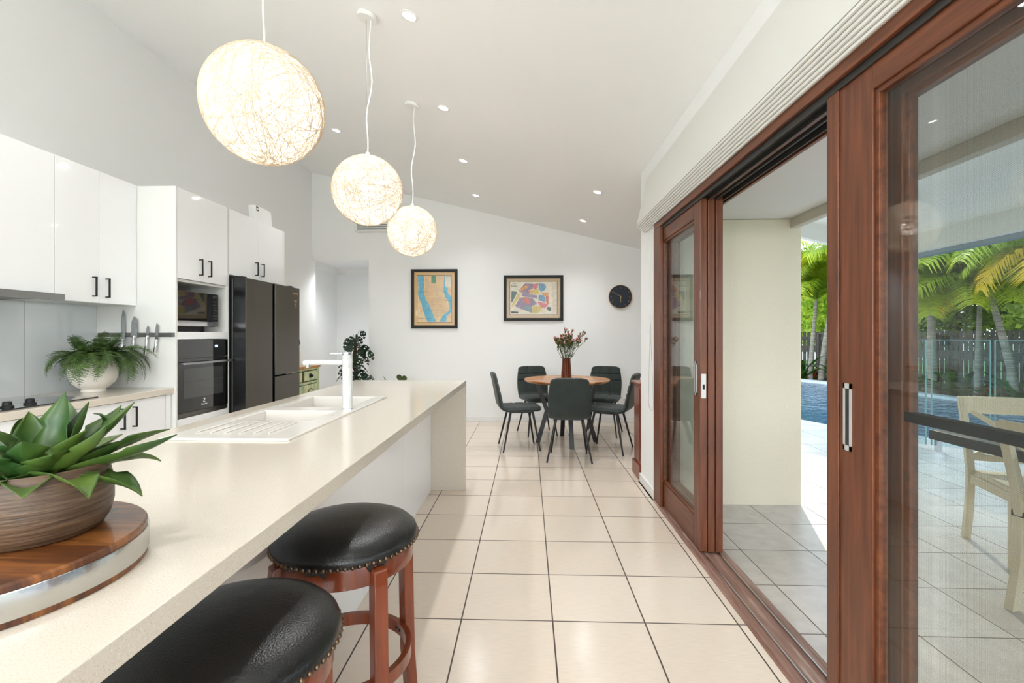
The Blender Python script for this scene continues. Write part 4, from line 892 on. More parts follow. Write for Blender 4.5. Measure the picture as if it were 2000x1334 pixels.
for k in range(24): fp(zc_([(1325, 300 + k * 30), (1415, 300 + k * 30), (1415, 303 + k * 30), (1325, 303 + k * 30)]), M['mapred'] if k % 2 else M['mapink'], 3)
fp(zc_([(290, 990), (470, 1000), (470, 1040), (290, 1040)]), M['mapink'], 3); fp(zc_([(275, 262), (465, 262), (465, 410), (275, 410)]), M['mappaper'], 3)
def tpx(a, b): return Tm(x0 + (x1 - x0) * (a - 265) / 1180, Y0 - .004, z1 - (z1 - z0) * (b - 245) / 825) @ FACE_MY
mb.use(M['mapink']).text('PLAN', 0.022, tpx(370, 292), 0.0004).text('DE', 0.014, tpx(370, 322)).text('PARIS', 0.036, tpx(370, 362), 0.0008)
mb.build('map_print', None, t, recalc=False)
# clock
ck = thing('wall_clock', (1.337, YB, 1.820), 'round navy wall clock with rose gold rim and gold hands', 'clock')
def yc(m): return m.xf(Matrix.Translation((1.337, YB, 1.820)) @ Matrix.Rotation(pi / 2, 4, 'X'))
yc(MB().lathe([(0.001, 0.001), (0.166, 0.001), (0.170, 0.006), (0.170, 0.034), (0.167, 0.037), (0.162, 0.036), (0.160, 0.026), (0.001, 0.026)], n=64)).build('rim', M['rosegold'], ck, smooth=True)
yc(MB().lathe([(0.001, 0.028), (0.161, 0.028)], n=64)).build('dial', M['clockface'], ck)
nm = MB()
for h in range(12):
    a = h * pi / 6; nm.text(str(12 if h == 0 else h), 0.03, Matrix.Translation((0.132 * sin(a), 0.132 * cos(a), 0.029)))
nm.xf(Matrix.Translation((1.337, YB, 1.820)) @ Matrix.Rotation(pi / 2, 4, 'X')).build('numerals', M['rosegold'], ck)
def hand(ang, L, w, back): 
    m = MB().add([(-w, -back, 0.031), (w, -back, 0.031), (w * 0.5, L, 0.031), (-w * 0.5, L, 0.031), (-w, -back, 0.033), (w, -back, 0.033), (w * 0.5, L, 0.033), (-w * 0.5, L, 0.033)], [(0, 1, 2, 3), (4, 5, 6, 7), (0, 1, 5, 4), (1, 2, 6, 5), (2, 3, 7, 6), (3, 0, 4, 7)])
    m.xf(Matrix.Translation((1.337, YB, 1.820)) @ Matrix.Rotation(pi / 2, 4, 'X') @ Matrix.Rotation(-ang, 4, 'Z')); return m
hand(radians(176), 0.085, 0.004, 0.02).build('hour_hand', M['gold'], ck); hand(radians(305), 0.125, 0.0025, 0.025).build('minute_hand', M['gold'], ck)
# air conditioner
ac = thing('air_conditioner', (-2.2, YB, 2.8), 'white wall air vent unit with black louvres half hidden behind the pendants', 'air conditioner')
MB().box(-2.52, -1.85, YB - 0.12, YB - 0.001, 2.775, 3.05).build('housing', M['plastic'], ac, bevel=0.012, seg=3) if False else MB().box(-2.52, -1.85, YB - 0.12, YB - 0.001, 2.775, 3.05).build('housing', M['plastic'], ac, bevel=0.012)
sl = MB()
for k in range(3): sl.box(-2.48, -1.9, YB - 0.122, YB - 0.1195, 2.80 + k * 0.028, 2.815 + k * 0.028)
sl.build('louvre', M['slot'], ac)
# power outlet
po = thing('power_outlet', (1.424, YB, 0.313), 'white double power outlet low on the dining wall', 'power outlet')
MB().box(1.365, 1.48, YB - 0.008, YB - 0.0005, 0.275, 0.35).build('plate', M['plastic'], po, bevel=0.002)
q = MB()
for x in (1.395, 1.45): q.box(x - 0.008, x - 0.004, YB - 0.0085, YB - 0.0079, 0.31, 0.32).box(x + 0.004, x + 0.008, YB - 0.0085, YB - 0.0079, 0.31, 0.32).box(x - 0.002, x + 0.002, YB - 0.0085, YB - 0.0079, 0.293, 0.303).box(x - 0.006, x + 0.006, YB - 0.0095, YB - 0.0079, 0.33, 0.341)
q.build('socket', M['seam'], po)

# ================================================================ DINING SET
TC = (0.459, 5.60)
dt = thing('dining_table', (TC[0], TC[1], 0), 'round timber dining table on splayed black metal legs', 'dining table')
MB().lathe([(0.001, 0.0), (0.47, 0.0), (0.490, 0.008), (0.502, 0.022), (0.502, 0.030), (0.498, 0.034), (0.001, 0.034)], (TC[0], TC[1], 0.717), 96).build('table_top', M['tablewood'], dt, smooth=True)
for k in range(4):
    a = radians(185 + 90 * k)
    d = Vector((cos(a), sin(a), 0)); c = Vector((TC[0], TC[1], 0))
    MB().tube([c + d * 0.36 + Vector((0, 0, 0.716)), c + d * 0.235 + Vector((0, 0, 0.38)), c + d * 0.345], 0.02, 4, sq=(0.026, 0.011)).build('leg', M['black'], dt, bevel=0.001)
MB().box(TC[0] - 0.34, TC[0] + 0.34, TC[1] - 0.02, TC[1] + 0.02, 0.708, 0.716).box(TC[0] - 0.02, TC[0] + 0.02, TC[1] - 0.34, TC[1] + 0.34, 0.7075, 0.7155).build('cross_brace', M['black'], dt)
vs = thing('flower_vase', (TC[0] - 0.005, TC[1], 0.751), 'tall tapered amber brown glass vase on the dining table', 'vase')
vx = TC[0] - 0.005
MB().lathe([(0.001, 0.0), (0.060, 0.0), (0.063, 0.004), (0.0625, 0.03), (0.050, 0.235), (0.0515, 0.242), (0.0485, 0.243), (0.047, 0.235), (0.058, 0.03), (0.001, 0.02)], (vx, TC[1], 0.7512), 40).build('vase_body', M['ambervase'], vs, smooth=True)
fb = thing('flower_bouquet', (vx, TC[1], 0.99), 'bunch of small pink and rust flowers standing in the amber vase', 'flowers')
random.seed(21)
stm = MB(); lfm = MB(); blossoms = []; buds = []
def twig(p, d, L, depth):
    q = p + d * L; mid = p.lerp(q, 0.5) + Vector((random.uniform(-1, 1), random.uniform(-1, 1), 0)) * L * 0.05
    stm.tube([p, mid, q], [0.0028 - 0.0007 * depth, 0.0024 - 0.0007 * depth, 0.0017 - 0.0005 * depth], 5)
    if depth < 2:
        for k in range(random.choice((2, 3))):
            nd = (d + Vector((random.uniform(-1, 1), random.uniform(-1, 1), random.uniform(-0.1, 0.7))) * 0.6).normalized(); twig(q, nd, L * random.uniform(0.4, 0.55), depth + 1)
    for k in range(9):
        s = random.uniform(0.1, 1.0); c = p.lerp(q, s); ld = (d + Vector((random.uniform(-1, 1), random.uniform(-1, 1), random.uniform(-.2, 1)))).normalized(); w = ld.orthogonal().normalized() * 0.004
        lfm.add([c, c + ld * 0.012 + w, c + ld * 0.03, c + ld * 0.012 - w], [(0, 1, 2, 3)])
    if depth == 2:
        rr = random.random()
        if rr < 0.22 and q.z > 1.15:
            pet = MB()
            for k in range(9):
                a = random.uniform(0, 2 * pi); ld = Vector((cos(a), sin(a), random.uniform(-0.1, 0.9))).normalized(); w = ld.orthogonal().normalized() * 0.007
                pet.add([q, q + ld * 0.014 + w, q + ld * 0.023, q + ld * 0.014 - w], [(0, 1, 2, 3)])
            if len(blossoms) < 60: blossoms.append(pet)
        else:
            buds.append(q.copy())
for k in range(22):
    a = k * 2.4; sp = 0.05 + 0.62 * (k / 22)
    d = Vector((cos(a) * sp, sin(a) * sp, 1)).normalized(); twig(Vector((vx + 0.02 * cos(a), TC[1] + 0.02 * sin(a), 0.93)), d, random.uniform(0.14, 0.24), 0)
stm.build('stem', M['stem'], fb); lfm.build('leaf', M['fern'], fb, recalc=False); random.shuffle(buds)
for m_ in blossoms: m_.build('blossom', M['petal'], fb, recalc=False)
for q in buds[:95]: MB().ball(q, 0.0075, 6, 1.7).build('bud', M['bud'], fb, smooth='all')

# ---- velvet dining chairs (front = +Y)
def pad(profile, wfun, tfun, nu=31, gu=(), gv=(), gd=0.012, both=True):
    """profile: list of (y,z) points along centre line; returns verts, faces of a closed padded strip."""
    n = len(profile); P = [Vector((0, y, z)) for y, z in profile]; vs_ = []; fs_ = []; R = 2 * nu
    for i in range(n):
        s = i / (n - 1); T = (P[min(i + 1, n - 1)] - P[max(i - 1, 0)]).normalized(); N = Vector((1, 0, 0)).cross(T).normalized(); w = wfun(s); th = tfun(s)
        gvd = max([0] + [math.exp(-((s - g_) / 0.016) ** 2) for g_ in gv])
        for side_ in (1, -1):
            rng = range(nu) if side_ == 1 else range(nu - 1, -1, -1)
            for k in rng:
                u = -1 + 2 * k / (nu - 1); edge = (1 - abs(u) ** 6) ** 0.5 if abs(u) < 1 else 0
                gud = max([0] + [math.exp(-((u - g_) / 0.035) ** 2) for g_ in gu]); gr = gd * max(gvd, gud) if (side_ == -1 or both) else 0
                vs_.append(P[i] + Vector((u * w / 2, 0, 0)) + N * side_ * max(0.0, th / 2 * edge - (gr if edge > 0.4 else 0)))
    for i in range(n - 1):
        for k in range(R): k2 = (k + 1) % R; fs_.append((i * R + k, i * R + k2, (i + 1) * R + k2, (i + 1) * R + k))
    fs_.append(tuple(range(R))); fs_.append(tuple((n - 1) * R + k for k in range(R)))
    return vs_, fs_
def rounded(s, a=0.10):
    e = min(s, 1 - s); return 1.0 if e > a else max(0.0, 1 - ((a - e) / a) ** 2.4) ** 0.42
def make_chair():
    t = thing('dining_chair', (0, 0, 0), 'tmp', 'dining chair', 'dark green velvet dining chairs around the round table')
    # seat: from front edge y=.215 to rear y=-.15, continues into back via curve
    seat = [(0.225, 0.440), (0.215, 0.448)] + [(0.20 - 0.34 * k / 26, 0.455 + (0.004 * sin(pi * k / 26))) for k in range(27)] + [(-0.15, 0.456), (-0.16, 0.458)]
    def ws(s): return 0.43 * (0.9 + 0.1 * min(1, s * 4)) * (max(0.72, rounded(s * 0.5, 0.05)))
    v, f = pad(seat, ws, lambda s: 0.062 * max(0.25, rounded(s * 0.93 + 0.0, 0.06)), gu=(-0.33, 0.33), gv=(0.36, 0.68), both=False)
    MB().add(v, f).build('seat', M['velvet'], t, smooth='all')
    back = []
    for k in range(9): a = radians(90 * k / 8 * 0.86); back.append((-0.150 - 0.075 * sin(a), 0.456 + 0.075 * (1 - cos(a)) - 0.0))
    y_, z_ = back[-1]
    for k in range(1, 61): s = (k / 60) if k < 50 else 50 / 60 + (1 / 6) * sin(pi / 2 * (k - 50) / 10); back.append((y_ - 0.062 * s - 0.012 * s * s, z_ + 0.335 * s))
    def wb(s): return (0.405 + 0.035 * sin(pi * min(1, s * 1.1)) - 0.035 * s) * (max(0.70, rounded(s, 0.13)) if s > 0.5 else 1)
    v, f = pad(back, wb, lambda s: (0.056 - 0.012 * s) * max(0.3, rounded(s * 0.5 + 0.5, 0.045)), gu=(-0.33, 0.33), gv=(0.50, 0.72), both=False)
    MB().add(v, f).build('backrest', M['velvet'], t, smooth='all')
    for sx in (-1, 1):
        for sy, tp_, ft in ((1, (0.13, 0.13), (0.19, 0.205)), (-1, (0.13, -0.11), (0.222, -0.205))):
            MB().tube([(sx * tp_[0], tp_[1], 0.432), (sx * ft[0], ft[1], 0.001)], [0.0135, 0.0085], 12).build('leg', M['black'], t, smooth=True)
    MB().box(-0.14, 0.14, 0.12, 0.14, 0.412, 0.43).box(-0.14, 0.14, -0.12, -0.10, 0.412, 0.43).box(-0.14, -0.12, -0.10, 0.12, 0.412, 0.43).box(0.12, 0.14, -0.10, 0.12, 0.412, 0.43).build('seat_frame', M['black'], t)
    return t
chp = make_chair()
CH = [(0.425, 4.885, 90 - 4, 'dark green velvet dining chair nearest the camera, its back hiding the table centre'), (-0.10, 5.32, 10, 'dark green velvet dining chair at the left of the round table, seen from its side'),
      (0.13, 6.10, -74, 'dark green velvet dining chair behind the table to the left of the vase'), (0.965, 6.10, -106, 'dark green velvet dining chair behind the table to the right of the vase'), (0.905, 5.27, 155, 'dark green velvet dining chair at the right, partly hidden by the wood sideboard')]
for i, (x, y, deg, lb) in enumerate(CH):
    o = chp if i == 0 else copy_tree(chp); o.location = (x, y, 0); o.rotation_euler = (0, 0, radians(deg - 90)); o['label'] = lb

# sideboard behind the stub wall
sb = thing('sideboard', (1.4, 4.26, 0), 'red cherry timber sideboard end showing beyond the stub wall', 'sideboard')
MB().box(0.985, 1.85, 4.15, 4.42, 0.10, 0.825).build('body', M['cabwood'], sb, bevel=0.003)
MB().box(0.962, 1.87, 4.148, 4.44, 0.825, 0.85).build('top', M['cabwood'], sb, bevel=0.005)
MB().box(0.968, 1.86, 4.148, 4.43, 0.0, 0.13).build('plinth', M['cabwood'], sb, bevel=0.004)
MB().box(0.980, 0.985, 4.19, 4.39, 0.16, 0.80).build('end_panel', M['cabwood'], sb, bevel=0.002)

# green distressed cabinet on left wall beyond the fridge
gc = thing('painted_cabinet', (-2.93, 5.6, 0), 'distressed pale green painted cabinet beyond the fridge', 'cabinet')
GX = -2.70
MB().box(-3.195, GX - 0.02, 5.14, 6.035, 0.05, 0.855).build('body', M['distress'], gc, bevel=0.003)
MB().box(-3.195, GX + 0.01, 5.12, 6.05, 0.856, 0.885).build('top', M['tablewood'], gc, bevel=0.004)
MB().box(GX - 0.019, GX, 5.14, 5.20, 0.0, 0.855).box(GX - 0.019, GX, 5.975, 6.035, 0.0, 0.855).box(GX - 0.019, GX, 5.20, 5.975, 0.0, 0.08).box(GX - 0.019, GX, 5.20, 5.975, 0.665, 0.69).box(GX - 0.019, GX, 5.20, 5.975, 0.835, 0.855).box(GX - 0.019, GX, 5.575, 5.60, 0.08, 0.665).build('face_frame', M['distress'], gc, bevel=0.002)
for (a, b) in ((5.205, 5.57), (5.605, 5.97)):
    dw = MB().use(M['distressdark']).box(GX - 0.019, GX - 0.006, a, b, 0.695, 0.83).use(M['distress']).box(GX - 0.006, GX + 0.006, a + 0.012, b - 0.012, 0.705, 0.82).build('drawer', None, gc, bevel=0.002)
    yc_ = (a + b) / 2 - 0.02
    MB().ball((GX + 0.03, yc_, 0.765), 0.018, 8).cyl((GX + 0.006, yc_, 0.765), (GX + 0.02, yc_, 0.765), 0.008, 0.008, 8).box(GX + 0.006, GX + 0.009, yc_ - 0.03, yc_ + 0.03, 0.74, 0.79).build('knob', M['mattblack'], dw)
    arch = [(a + 0.06, 0.14)] + [(a + 0.06 + (b - a - 0.12) * (0.5 - 0.5 * cos(pi * k / 12)), 0.46 + 0.15 * sin(pi * k / 12)) for k in range(13)] + [(b - 0.06, 0.14)]
    MB().use(M['distressdark']).box(GX - 0.019, GX - 0.008, a, b, 0.085, 0.66).use(M['distress']).box(GX - 0.008, GX + 0.002, a + 0.005, b - 0.005, 0.09, 0.655).use(M['distressdark']).prism(arch, 'x', GX + 0.002, GX + 0.006).use(M['distress']).prism([(p[0] + (0.012 if p[0] < (a + b) / 2 else -0.012), p[1] - 0.012 if p[1] > 0.3 else p[1] + 0.012) for p in arch], 'x', GX + 0.006, GX + 0.010).build('door', None, gc, bevel=0.001)
jg = thing('lidded_bottle', (-2.82, 5.48, 0.885), 'pale bottle with dark top on the green cabinet, half hidden by the fridge', 'bottle')
MB().lathe([(0.001, 0), (0.055, 0), (0.058, 0.01), (0.055, 0.16), (0.03, 0.22), (0.022, 0.26), (0.001, 0.26)], (-2.80, 5.62, 0.8855), 28).build('glass_body', M['vasewhite'], jg, smooth=True)
MB().lathe([(0.001, 0.26), (0.034, 0.26), (0.05, 0.275), (0.035, 0.35), (0.024, 0.37), (0.001, 0.37)], (-2.80, 5.62, 0.8855), 24).build('dark_top', M['clockface'], jg, smooth=True)

# climbing plant by the hallway
cpnt = thing('climbing_plant', (-2.42, 6.55, 0), 'tall dark green split-leaf climbing plant on a brown pole by the hallway', 'potted plant')
cx, cy = -2.42, 6.55
MB().lathe([(0.001, 0), (0.11, 0), (0.14, 0.26), (0.145, 0.27), (0.13, 0.27), (0.125, 0.24), (0.001, 0.24)], (cx, cy, 0.0), 32).build('pot', M['vasewhite'], cpnt, smooth=True)
MB().tube([(cx, cy, 0.2), (cx, cy, 1.22)], 0.022, 10).build('support_pole', M['brownstem'], cpnt)
def slot_leaf(L, W_):
    mb = MB(); n = 8; rows = []
    for i in range(n + 1):
        s = i / n; w = W_ * max(0.03, sin(pi * min(1, 0.18 + s * 0.82)) ** 0.8) * 0.5; rows.append([Vector((L * s, w * u, -0.25 * L * s * s - 0.15 * w * abs(u))) for u in (-1, -0.62, -0.2, 0, 0.2, 0.62, 1)])
    vs_ = [p for r in rows for p in r]; fs_ = []
    for i in range(n):
        for k in range(6):
            if k in (1, 4) and i in (2, 5): continue
            if k in (0, 5) and i in (5,): continue
            fs_.append((i * 7 + k, i * 7 + k + 1, (i + 1) * 7 + k + 1, (i + 1) * 7 + k))
    return mb.add(vs_, fs_)
random.seed(12)
lf0 = slot_leaf(0.15, 0.125).build('leaf', M['monstera'], None, recalc=False); lf0.parent = cpnt
pst = MB()
for k in range(64):
    h = 0.35 + 0.93 * (k / 63) ; a = k * 2.4 + random.uniform(-.4, .4); r = random.uniform(0.05, 0.17) * (1.25 if h < 1.05 else 0.8)
    p = Vector((r * cos(a), r * sin(a) * 0.8, h + random.uniform(-.05, .05)))
    o = lf0 if k == 0 else lf0.copy()
    if k: COL.objects.link(o)
    o.location = p; s = random.uniform(0.7, 1.15); o.scale = (s, s, s); o.rotation_euler = (random.uniform(-0.9, 0.9), random.uniform(0.3, 1.3), a + random.uniform(-0.6, 0.6))
    b0 = Vector((cx, cy, max(0.25, h - 0.10))); pst.tube([b0, Vector((cx, cy, 0)) + p * 0.5 + Vector((0, 0, h * 0.5 + 0.02)), Vector((cx, cy, 0)) + p], 0.0028, 4)
pst.build('leaf_stalk', M['stem'], cpnt)
# heart-leaf plant
hp = thing('potted_plant', (-1.85, 6.5, 0), 'low potted plant with heart shaped leaves peeping over the island end', 'potted plant')
MB().lathe([(0.001, 0), (0.10, 0), (0.13, 0.24), (0.118, 0.24), (0.115, 0.21), (0.001, 0.21)], (-1.85, 6.5, 0), 28).build('pot', M['vasewhite'], hp, smooth=True)
def heart(L, W_):
    pts = []
    for k in range(24):
        a = 2 * pi * k / 24; pts.append(((16 * sin(a) ** 3) / 32 * W_, (13 * cos(a) - 5 * cos(2 * a) - 2 * cos(3 * a) - cos(4 * a)) / 30 * L))
    return pts
for (dx, dz, rot, tl, L, W_) in ((0.10, 0.66, 0.2, 1.2, 0.15, 0.15), (-0.14, 0.67, 0.9, 0.25, 0.18, 0.07), (0.02, 0.52, -0.5, 0.8, 0.16, 0.15), (-0.05, 0.45, 0.4, 0.9, 0.16, 0.15), (0.16, 0.45, -0.8, 0.8, 0.15, 0.14)):
    m = MB().prism(heart(L, W_), 'z', -0.002, 0.002)
    m.xf(Tm(-1.85 + dx, 6.5, dz) @ Matrix.Rotation(rot, 4, 'Y') @ Matrix.Rotation(-tl, 4, 'X') @ Matrix.Rotation(pi, 4, 'Z')); m.build('leaf', M['heartleaf'], hp)
    MB().tube([(-1.85, 6.5, 0.21), (-1.85 + dx * 0.6, 6.51, dz * 0.6), (-1.85 + dx, 6.502, dz)], 0.004, 6).build('stalk', M['stem'], hp)

# ================================================================ PATIO
PZ = -0.03
pf = [(1.155, -6), (5.6, -6), (5.5, 3.0), (5.3, 4.9), (5.076, 5.79), (5.05, 6.3), (4.35, 7.0), (4.19, 7.4), (3.4, 8.3), (3.2, 16), (1.155, 16)]
struct(MB().prism(pf, 'z', PZ - 0.1, PZ).build('patio_floor', M['patio']), 'grey square tiled patio leading to the pool', 'patio')
struct(B('soffit_eave', (1.12, 2.05, -4.0, 3.675, 2.156, 2.20), M['soffit']), 'white eave ceiling outside the sliding doors', 'eave ceiling')
struct(MB().box(2.0, 2.06, -4.0, 4.4, 2.085, 2.156).box(2.06, 2.10, -4.0, 4.4, 2.10, 2.22).build('beam_eave', M['fascia'], bevel=0.004), 'cream beam along the edge of the eave', 'beam')
# raked patio roof from x=2.1 (z 2.75) to x=4.2 (z 2.36)
struct(MB().prism([(2.10, 2.66), (4.35, 2.10), (4.35, 2.30), (4.2, 2.36), (2.10, 2.86)], 'y', 5.55, 5.63).build('beam_gable', M['soffit']), 'white end beam of the patio roof', 'beam')
struct(MB().prism([(2.06, 2.84), (4.25, 2.335), (4.25, 2.385), (2.06, 2.90)], 'y', -4.0, 5.6).build('soffit_patio', M['soffit']), 'white raked ceiling over the patio', 'patio ceiling')
struct(MB().box(2.05, 2.1, -4.0, 5.6, 2.22, 2.9).build('wall_gable', M['soffit']), 'white infill above the eave beam', 'wall')
struct(MB().use(M['soffit']).box(4.17, 4.25, -4, 5.6, 2.16, 2.36).use(M['greyfascia']).box(4.25, 4.36, -4, 5.63, 2.12, 2.17).build('beam_outer', None), 'white outer beam of the patio roof with blue grey gutter', 'beam')
tag(B('patio_post', (4.12, 4.24, -2.5, -2.38, PZ, 2.16), M['soffit']), 'white patio post out of view', 'post')

# pool
pool = [(4.25, 7.4), (4.40, 7.02), (5.07, 6.45), (5.13, 5.8), (5.4, 4.9), (5.6, 3.0), (5.6, -3), (8.7, -3), (8.85, 7.0), (8.88, 9.97), (8.77, 11.18), (8.3, 13.2), (7.9, 14.3), (6.0, 15.0), (3.9, 14.0), (3.5, 10), (3.6, 8.3)]
struct(MB().prism([(x, y) for x, y in pool], 'z', -0.30, -0.10).build('pool_water', M['water']), 'blue rippled swimming pool water', 'pool')
struct(MB().prism([(x, y) for x, y in pool], 'z', -0.34, -0.31).build('pool_floor', M['pool']), 'pool floor', 'pool')
cpn = MB()
far = [(8.7, -3), (8.85, 7.0), (8.88, 9.97), (8.77, 11.18), (8.3, 13.2), (7.9, 14.3), (6.0, 15.0), (3.9, 14.0), (3.5, 10), (3.55, 8.3)]
for (a, b) in zip(far, far[1:]):
    A, Bq = Vector(a), Vector(b); d = (Bq - A).normalized(); nn = Vector((d.y, -d.x)) * 0.3
    cpn.prism([tuple(A - d * .02), tuple(Bq + d * .02), tuple(Bq + d * .02 + nn), tuple(A - d * .02 + nn)], 'z', -0.12, -0.04)
struct(cpn.build('pool_coping', M['coping']), 'pale stone coping around the far side of the pool', 'pool coping')
gz = MB().box(-60, 80, -40, 90, -0.5, -0.45)
struct(gz.build('ground', M['grass']), 'lawn around the house', 'ground')
struct(MB().prism([(9.1, -4), (9.1, 10), (8.6, 13.3), (8.1, 14.6), (6, 15.4), (6, 17), (9.6, 17), (10.0, -4)], 'z', -0.44, -0.08).build('garden_bed', M['garden']), 'mulched garden bed between pool and fence', 'garden bed')
# glass pool fence
for i, (a, b, lb) in enumerate((((4.536, 5.47), (4.93, 5.21), 'frameless glass pool fence panel beyond the table corner'), ((4.96, 5.19), (5.85, 4.55), 'frameless glass pool fence panel at the right edge, over the far cream chair'), ((4.10, 6.6), (4.50, 5.50), 'frameless glass pool fence panel left of the others, beside the screen door frame'))):
    A, Bq = Vector(a), Vector(b); d = (Bq - A).normalized(); nn = Vector((-d.y, d.x)) * 0.006
    t = thing('glass_fence_panel', (a[0], a[1], PZ), lb, 'glass fence', 'glass pool fence panels')
    MB().prism([tuple(A + nn), tuple(Bq + nn), tuple(Bq - nn), tuple(A - nn)], 'z', PZ + 0.06, 1.21).build('glass_sheet', M['poolglass'], t)
    ed_ = MB()
    ed_.prism([tuple(A + nn), tuple(Bq + nn), tuple(Bq - nn), tuple(A - nn)], 'z', 1.2102, 1.217)
    for c in (A, Bq): ed_.box(c.x - 0.005, c.x + 0.005, c.y - 0.005, c.y + 0.005, PZ + 0.06, 1.21)
    ed_.build('glass_edge', M['glassedge'], t, label='pale green polished glass edge')
    for s in (0.12, 0.85):
        c = A.lerp(Bq, s); MB().box(c.x - 0.025, c.x + 0.025, c.y - 0.025, c.y + 0.025, PZ, PZ + 0.14).build('clamp', M['steel'], t, bevel=0.003)
# timber fence
ft = thing('paling_fence', (9.6, 10, -0.1), 'weathered grey timber paling fence behind the pool', 'fence')
FP = [Vector((10.6, -4)), Vector((9.75, 9.0)), Vector((9.35, 15.5)), Vector((7.5, 16.6)), Vector((2.5, 17.5))]
pal = MB(); rail = MB(); post = MB(); random.seed(5)
for A, Bq in zip(FP, FP[1:]):
    L = (Bq - A).length; d = (Bq - A).normalized(); nn = Vector((-d.y, d.x)); n = int(L / 0.112)
    for k in range(n):
        c = A + d * (k + 0.5) * L / n; w = 0.043; h = 1.36 + random.uniform(-0.012, 0.012); e = nn * 0.005
        pal.prism([tuple(c - d * w + e), tuple(c + d * w + e), tuple(c + d * w - e), tuple(c - d * w - e)], 'z', -0.1, h)
    for z in (0.30, 0.82, 1.18):
        e0, e1 = nn * 0.012, nn * 0.05; rail.prism([tuple(A + e0), tuple(Bq + e0), tuple(Bq + e1), tuple(A + e1)], 'z', z - (0.06 if z != .82 else 0.1), z + (0.03 if z != .82 else 0.1))
    for k in range(int(L / 2.4) + 1):
        c = A + d * min(L, k * 2.4) + nn * 0.1; post.box(c.x - 0.045, c.x + 0.045, c.y - 0.045, c.y + 0.045, -0.1, 1.3)
pal.build('palings', M['fence'], ft); rail.build('rails', M['fence'], ft); post.build('posts', M['fence'], ft)

# palms
def palm_frond(L, rise, droop, seed, n=44):
    rnd = random.Random(seed); mb = MB(); p = Vector((0, 0, 0)); pts = []
    for i in range(n + 1):
        s = i / n; e = rise - droop * s ** 1.2; pts.append((p.copy(), e)); p = p + Vector((cos(e), 0, sin(e))) * (L / n)
    mb.tube([q[0] for q in pts][::4], [0.022 * (1 - 0.9 * i / (n // 4)) + 0.002 for i in range(n // 4 + 1)], 5)
    for i in range(6, n + 1):
        s = i / n; q, e = pts[i]; T = Vector((cos(e), 0, sin(e))); N = Vector((-sin(e), 0, cos(e))); ln = L * 0.30 * sin(pi * min(1, 0.12 + s * 0.80)) ** 0.6
        for sg in (-1, 1):
            for rep in (0, 1):
                d = (Vector((0, sg, 0)) * 0.9 + T * (0.45 + rnd.uniform(-.1, .1)) + N * (0.45 - 0.5 * s + rnd.uniform(-.15, .15))).normalized(); w = T * 0.014
                q0 = q + T * rep * L / n * 0.5; mid = q0 + d * ln * 0.5; end = q0 + d * ln + Vector((0, 0, -ln * 0.38))
                mb.add([q0 - w * 0.5, q0 + w * 0.5, mid + w, mid - w, end], [(0, 1, 2, 3), (3, 2, 4)])
    return mb
pf_src = [palm_frond(2.0, 1.15, 1.9, 1).build('frond', M['palm'], None, recalc=False), palm_frond(1.8, 0.7, 1.6, 2).build('frond', M['palm'], None, recalc=False), palm_frond(1.7, 1.35, 1.2, 3).build('frond', M['palm'], None, recalc=False), palm_frond(1.6, 1.0, 2.2, 4).build('frond', M['palmyellow'], None, recalc=False)]
usedf = set()
def palm(x, y, h, r, label, lean=(0, 0), nfr=21, sc=1.08, seed=0):
    t = thing('palm_tree', (x, y, -0.1), label, 'palm tree', 'palms along the back fence')
    rnd = random.Random(seed); top = Vector((x + lean[0], y + lean[1], h)); pts = []
    for k in range(15):
        s = k / 14; pts.append(Vector((x + lean[0] * s ** 1.3, y + lean[1] * s ** 1.3, -0.1 + (h + 0.1) * s)))
    MB().tube(pts, [r * (1.25 - 0.5 * k / 14) * (1.03 if k % 2 else 0.97) for k in range(15)], 12).build('trunk', M['trunk'], t, smooth=True)
    for k in range(nfr):
        i = rnd.choice((0, 0, 1, 1, 2, 3)) if k else 2; src = pf_src[i]
        if i in usedf: o = src.copy(); COL.objects.link(o)
        else: o = src; usedf.add(i)
        o.parent = t; o.location = top - Vector((x, y, -0.1)); s = sc * rnd.uniform(0.8, 1.1); o.scale = (s, s, s)
        o.rotation_euler = (rnd.uniform(-.25, .25), rnd.uniform(-.35, .3), k * 2.4 + rnd.uniform(-.3, .3))
for i, a in enumerate(((9.24, 11.1, 2.2, 0.085, 'palm with the thick grey trunk nearest the screen door frame', (0.1, 0.2)), (9.25, 10.05, 1.9, 0.05, 'slender palm in the middle of the fence line', (0.05, 0)), (9.35, 9.35, 2.6, 0.06, 'leaning palm near the right edge of the photo', (-0.25, 0.45)),
                     (9.3, 8.2, 2.4, 0.07, 'palm closest to the house at the right edge', (0, -0.1)), (8.60, 14.7, 2.35, 0.06, 'left palm seen through the open doorway', (0.25, 0.1)), (8.80, 14.5, 3.1, 0.07, 'leaning palm with ringed trunk seen through the open doorway', (0.55, 0.1)),
                     (9.2, 12.6, 3.2, 0.07, 'tall yellow green palm behind the glass door panel', (0.1, 0)), (7.2, 15.5, 3.7, 0.08, 'palm at the far end of the pool hidden behind the cream wall', (0.1, 0)), (6.0, 15.9, 3.3, 0.07, 'palm farthest left at the far end of the pool', (0, 0)))):
    palm(*a, seed=i + 3)
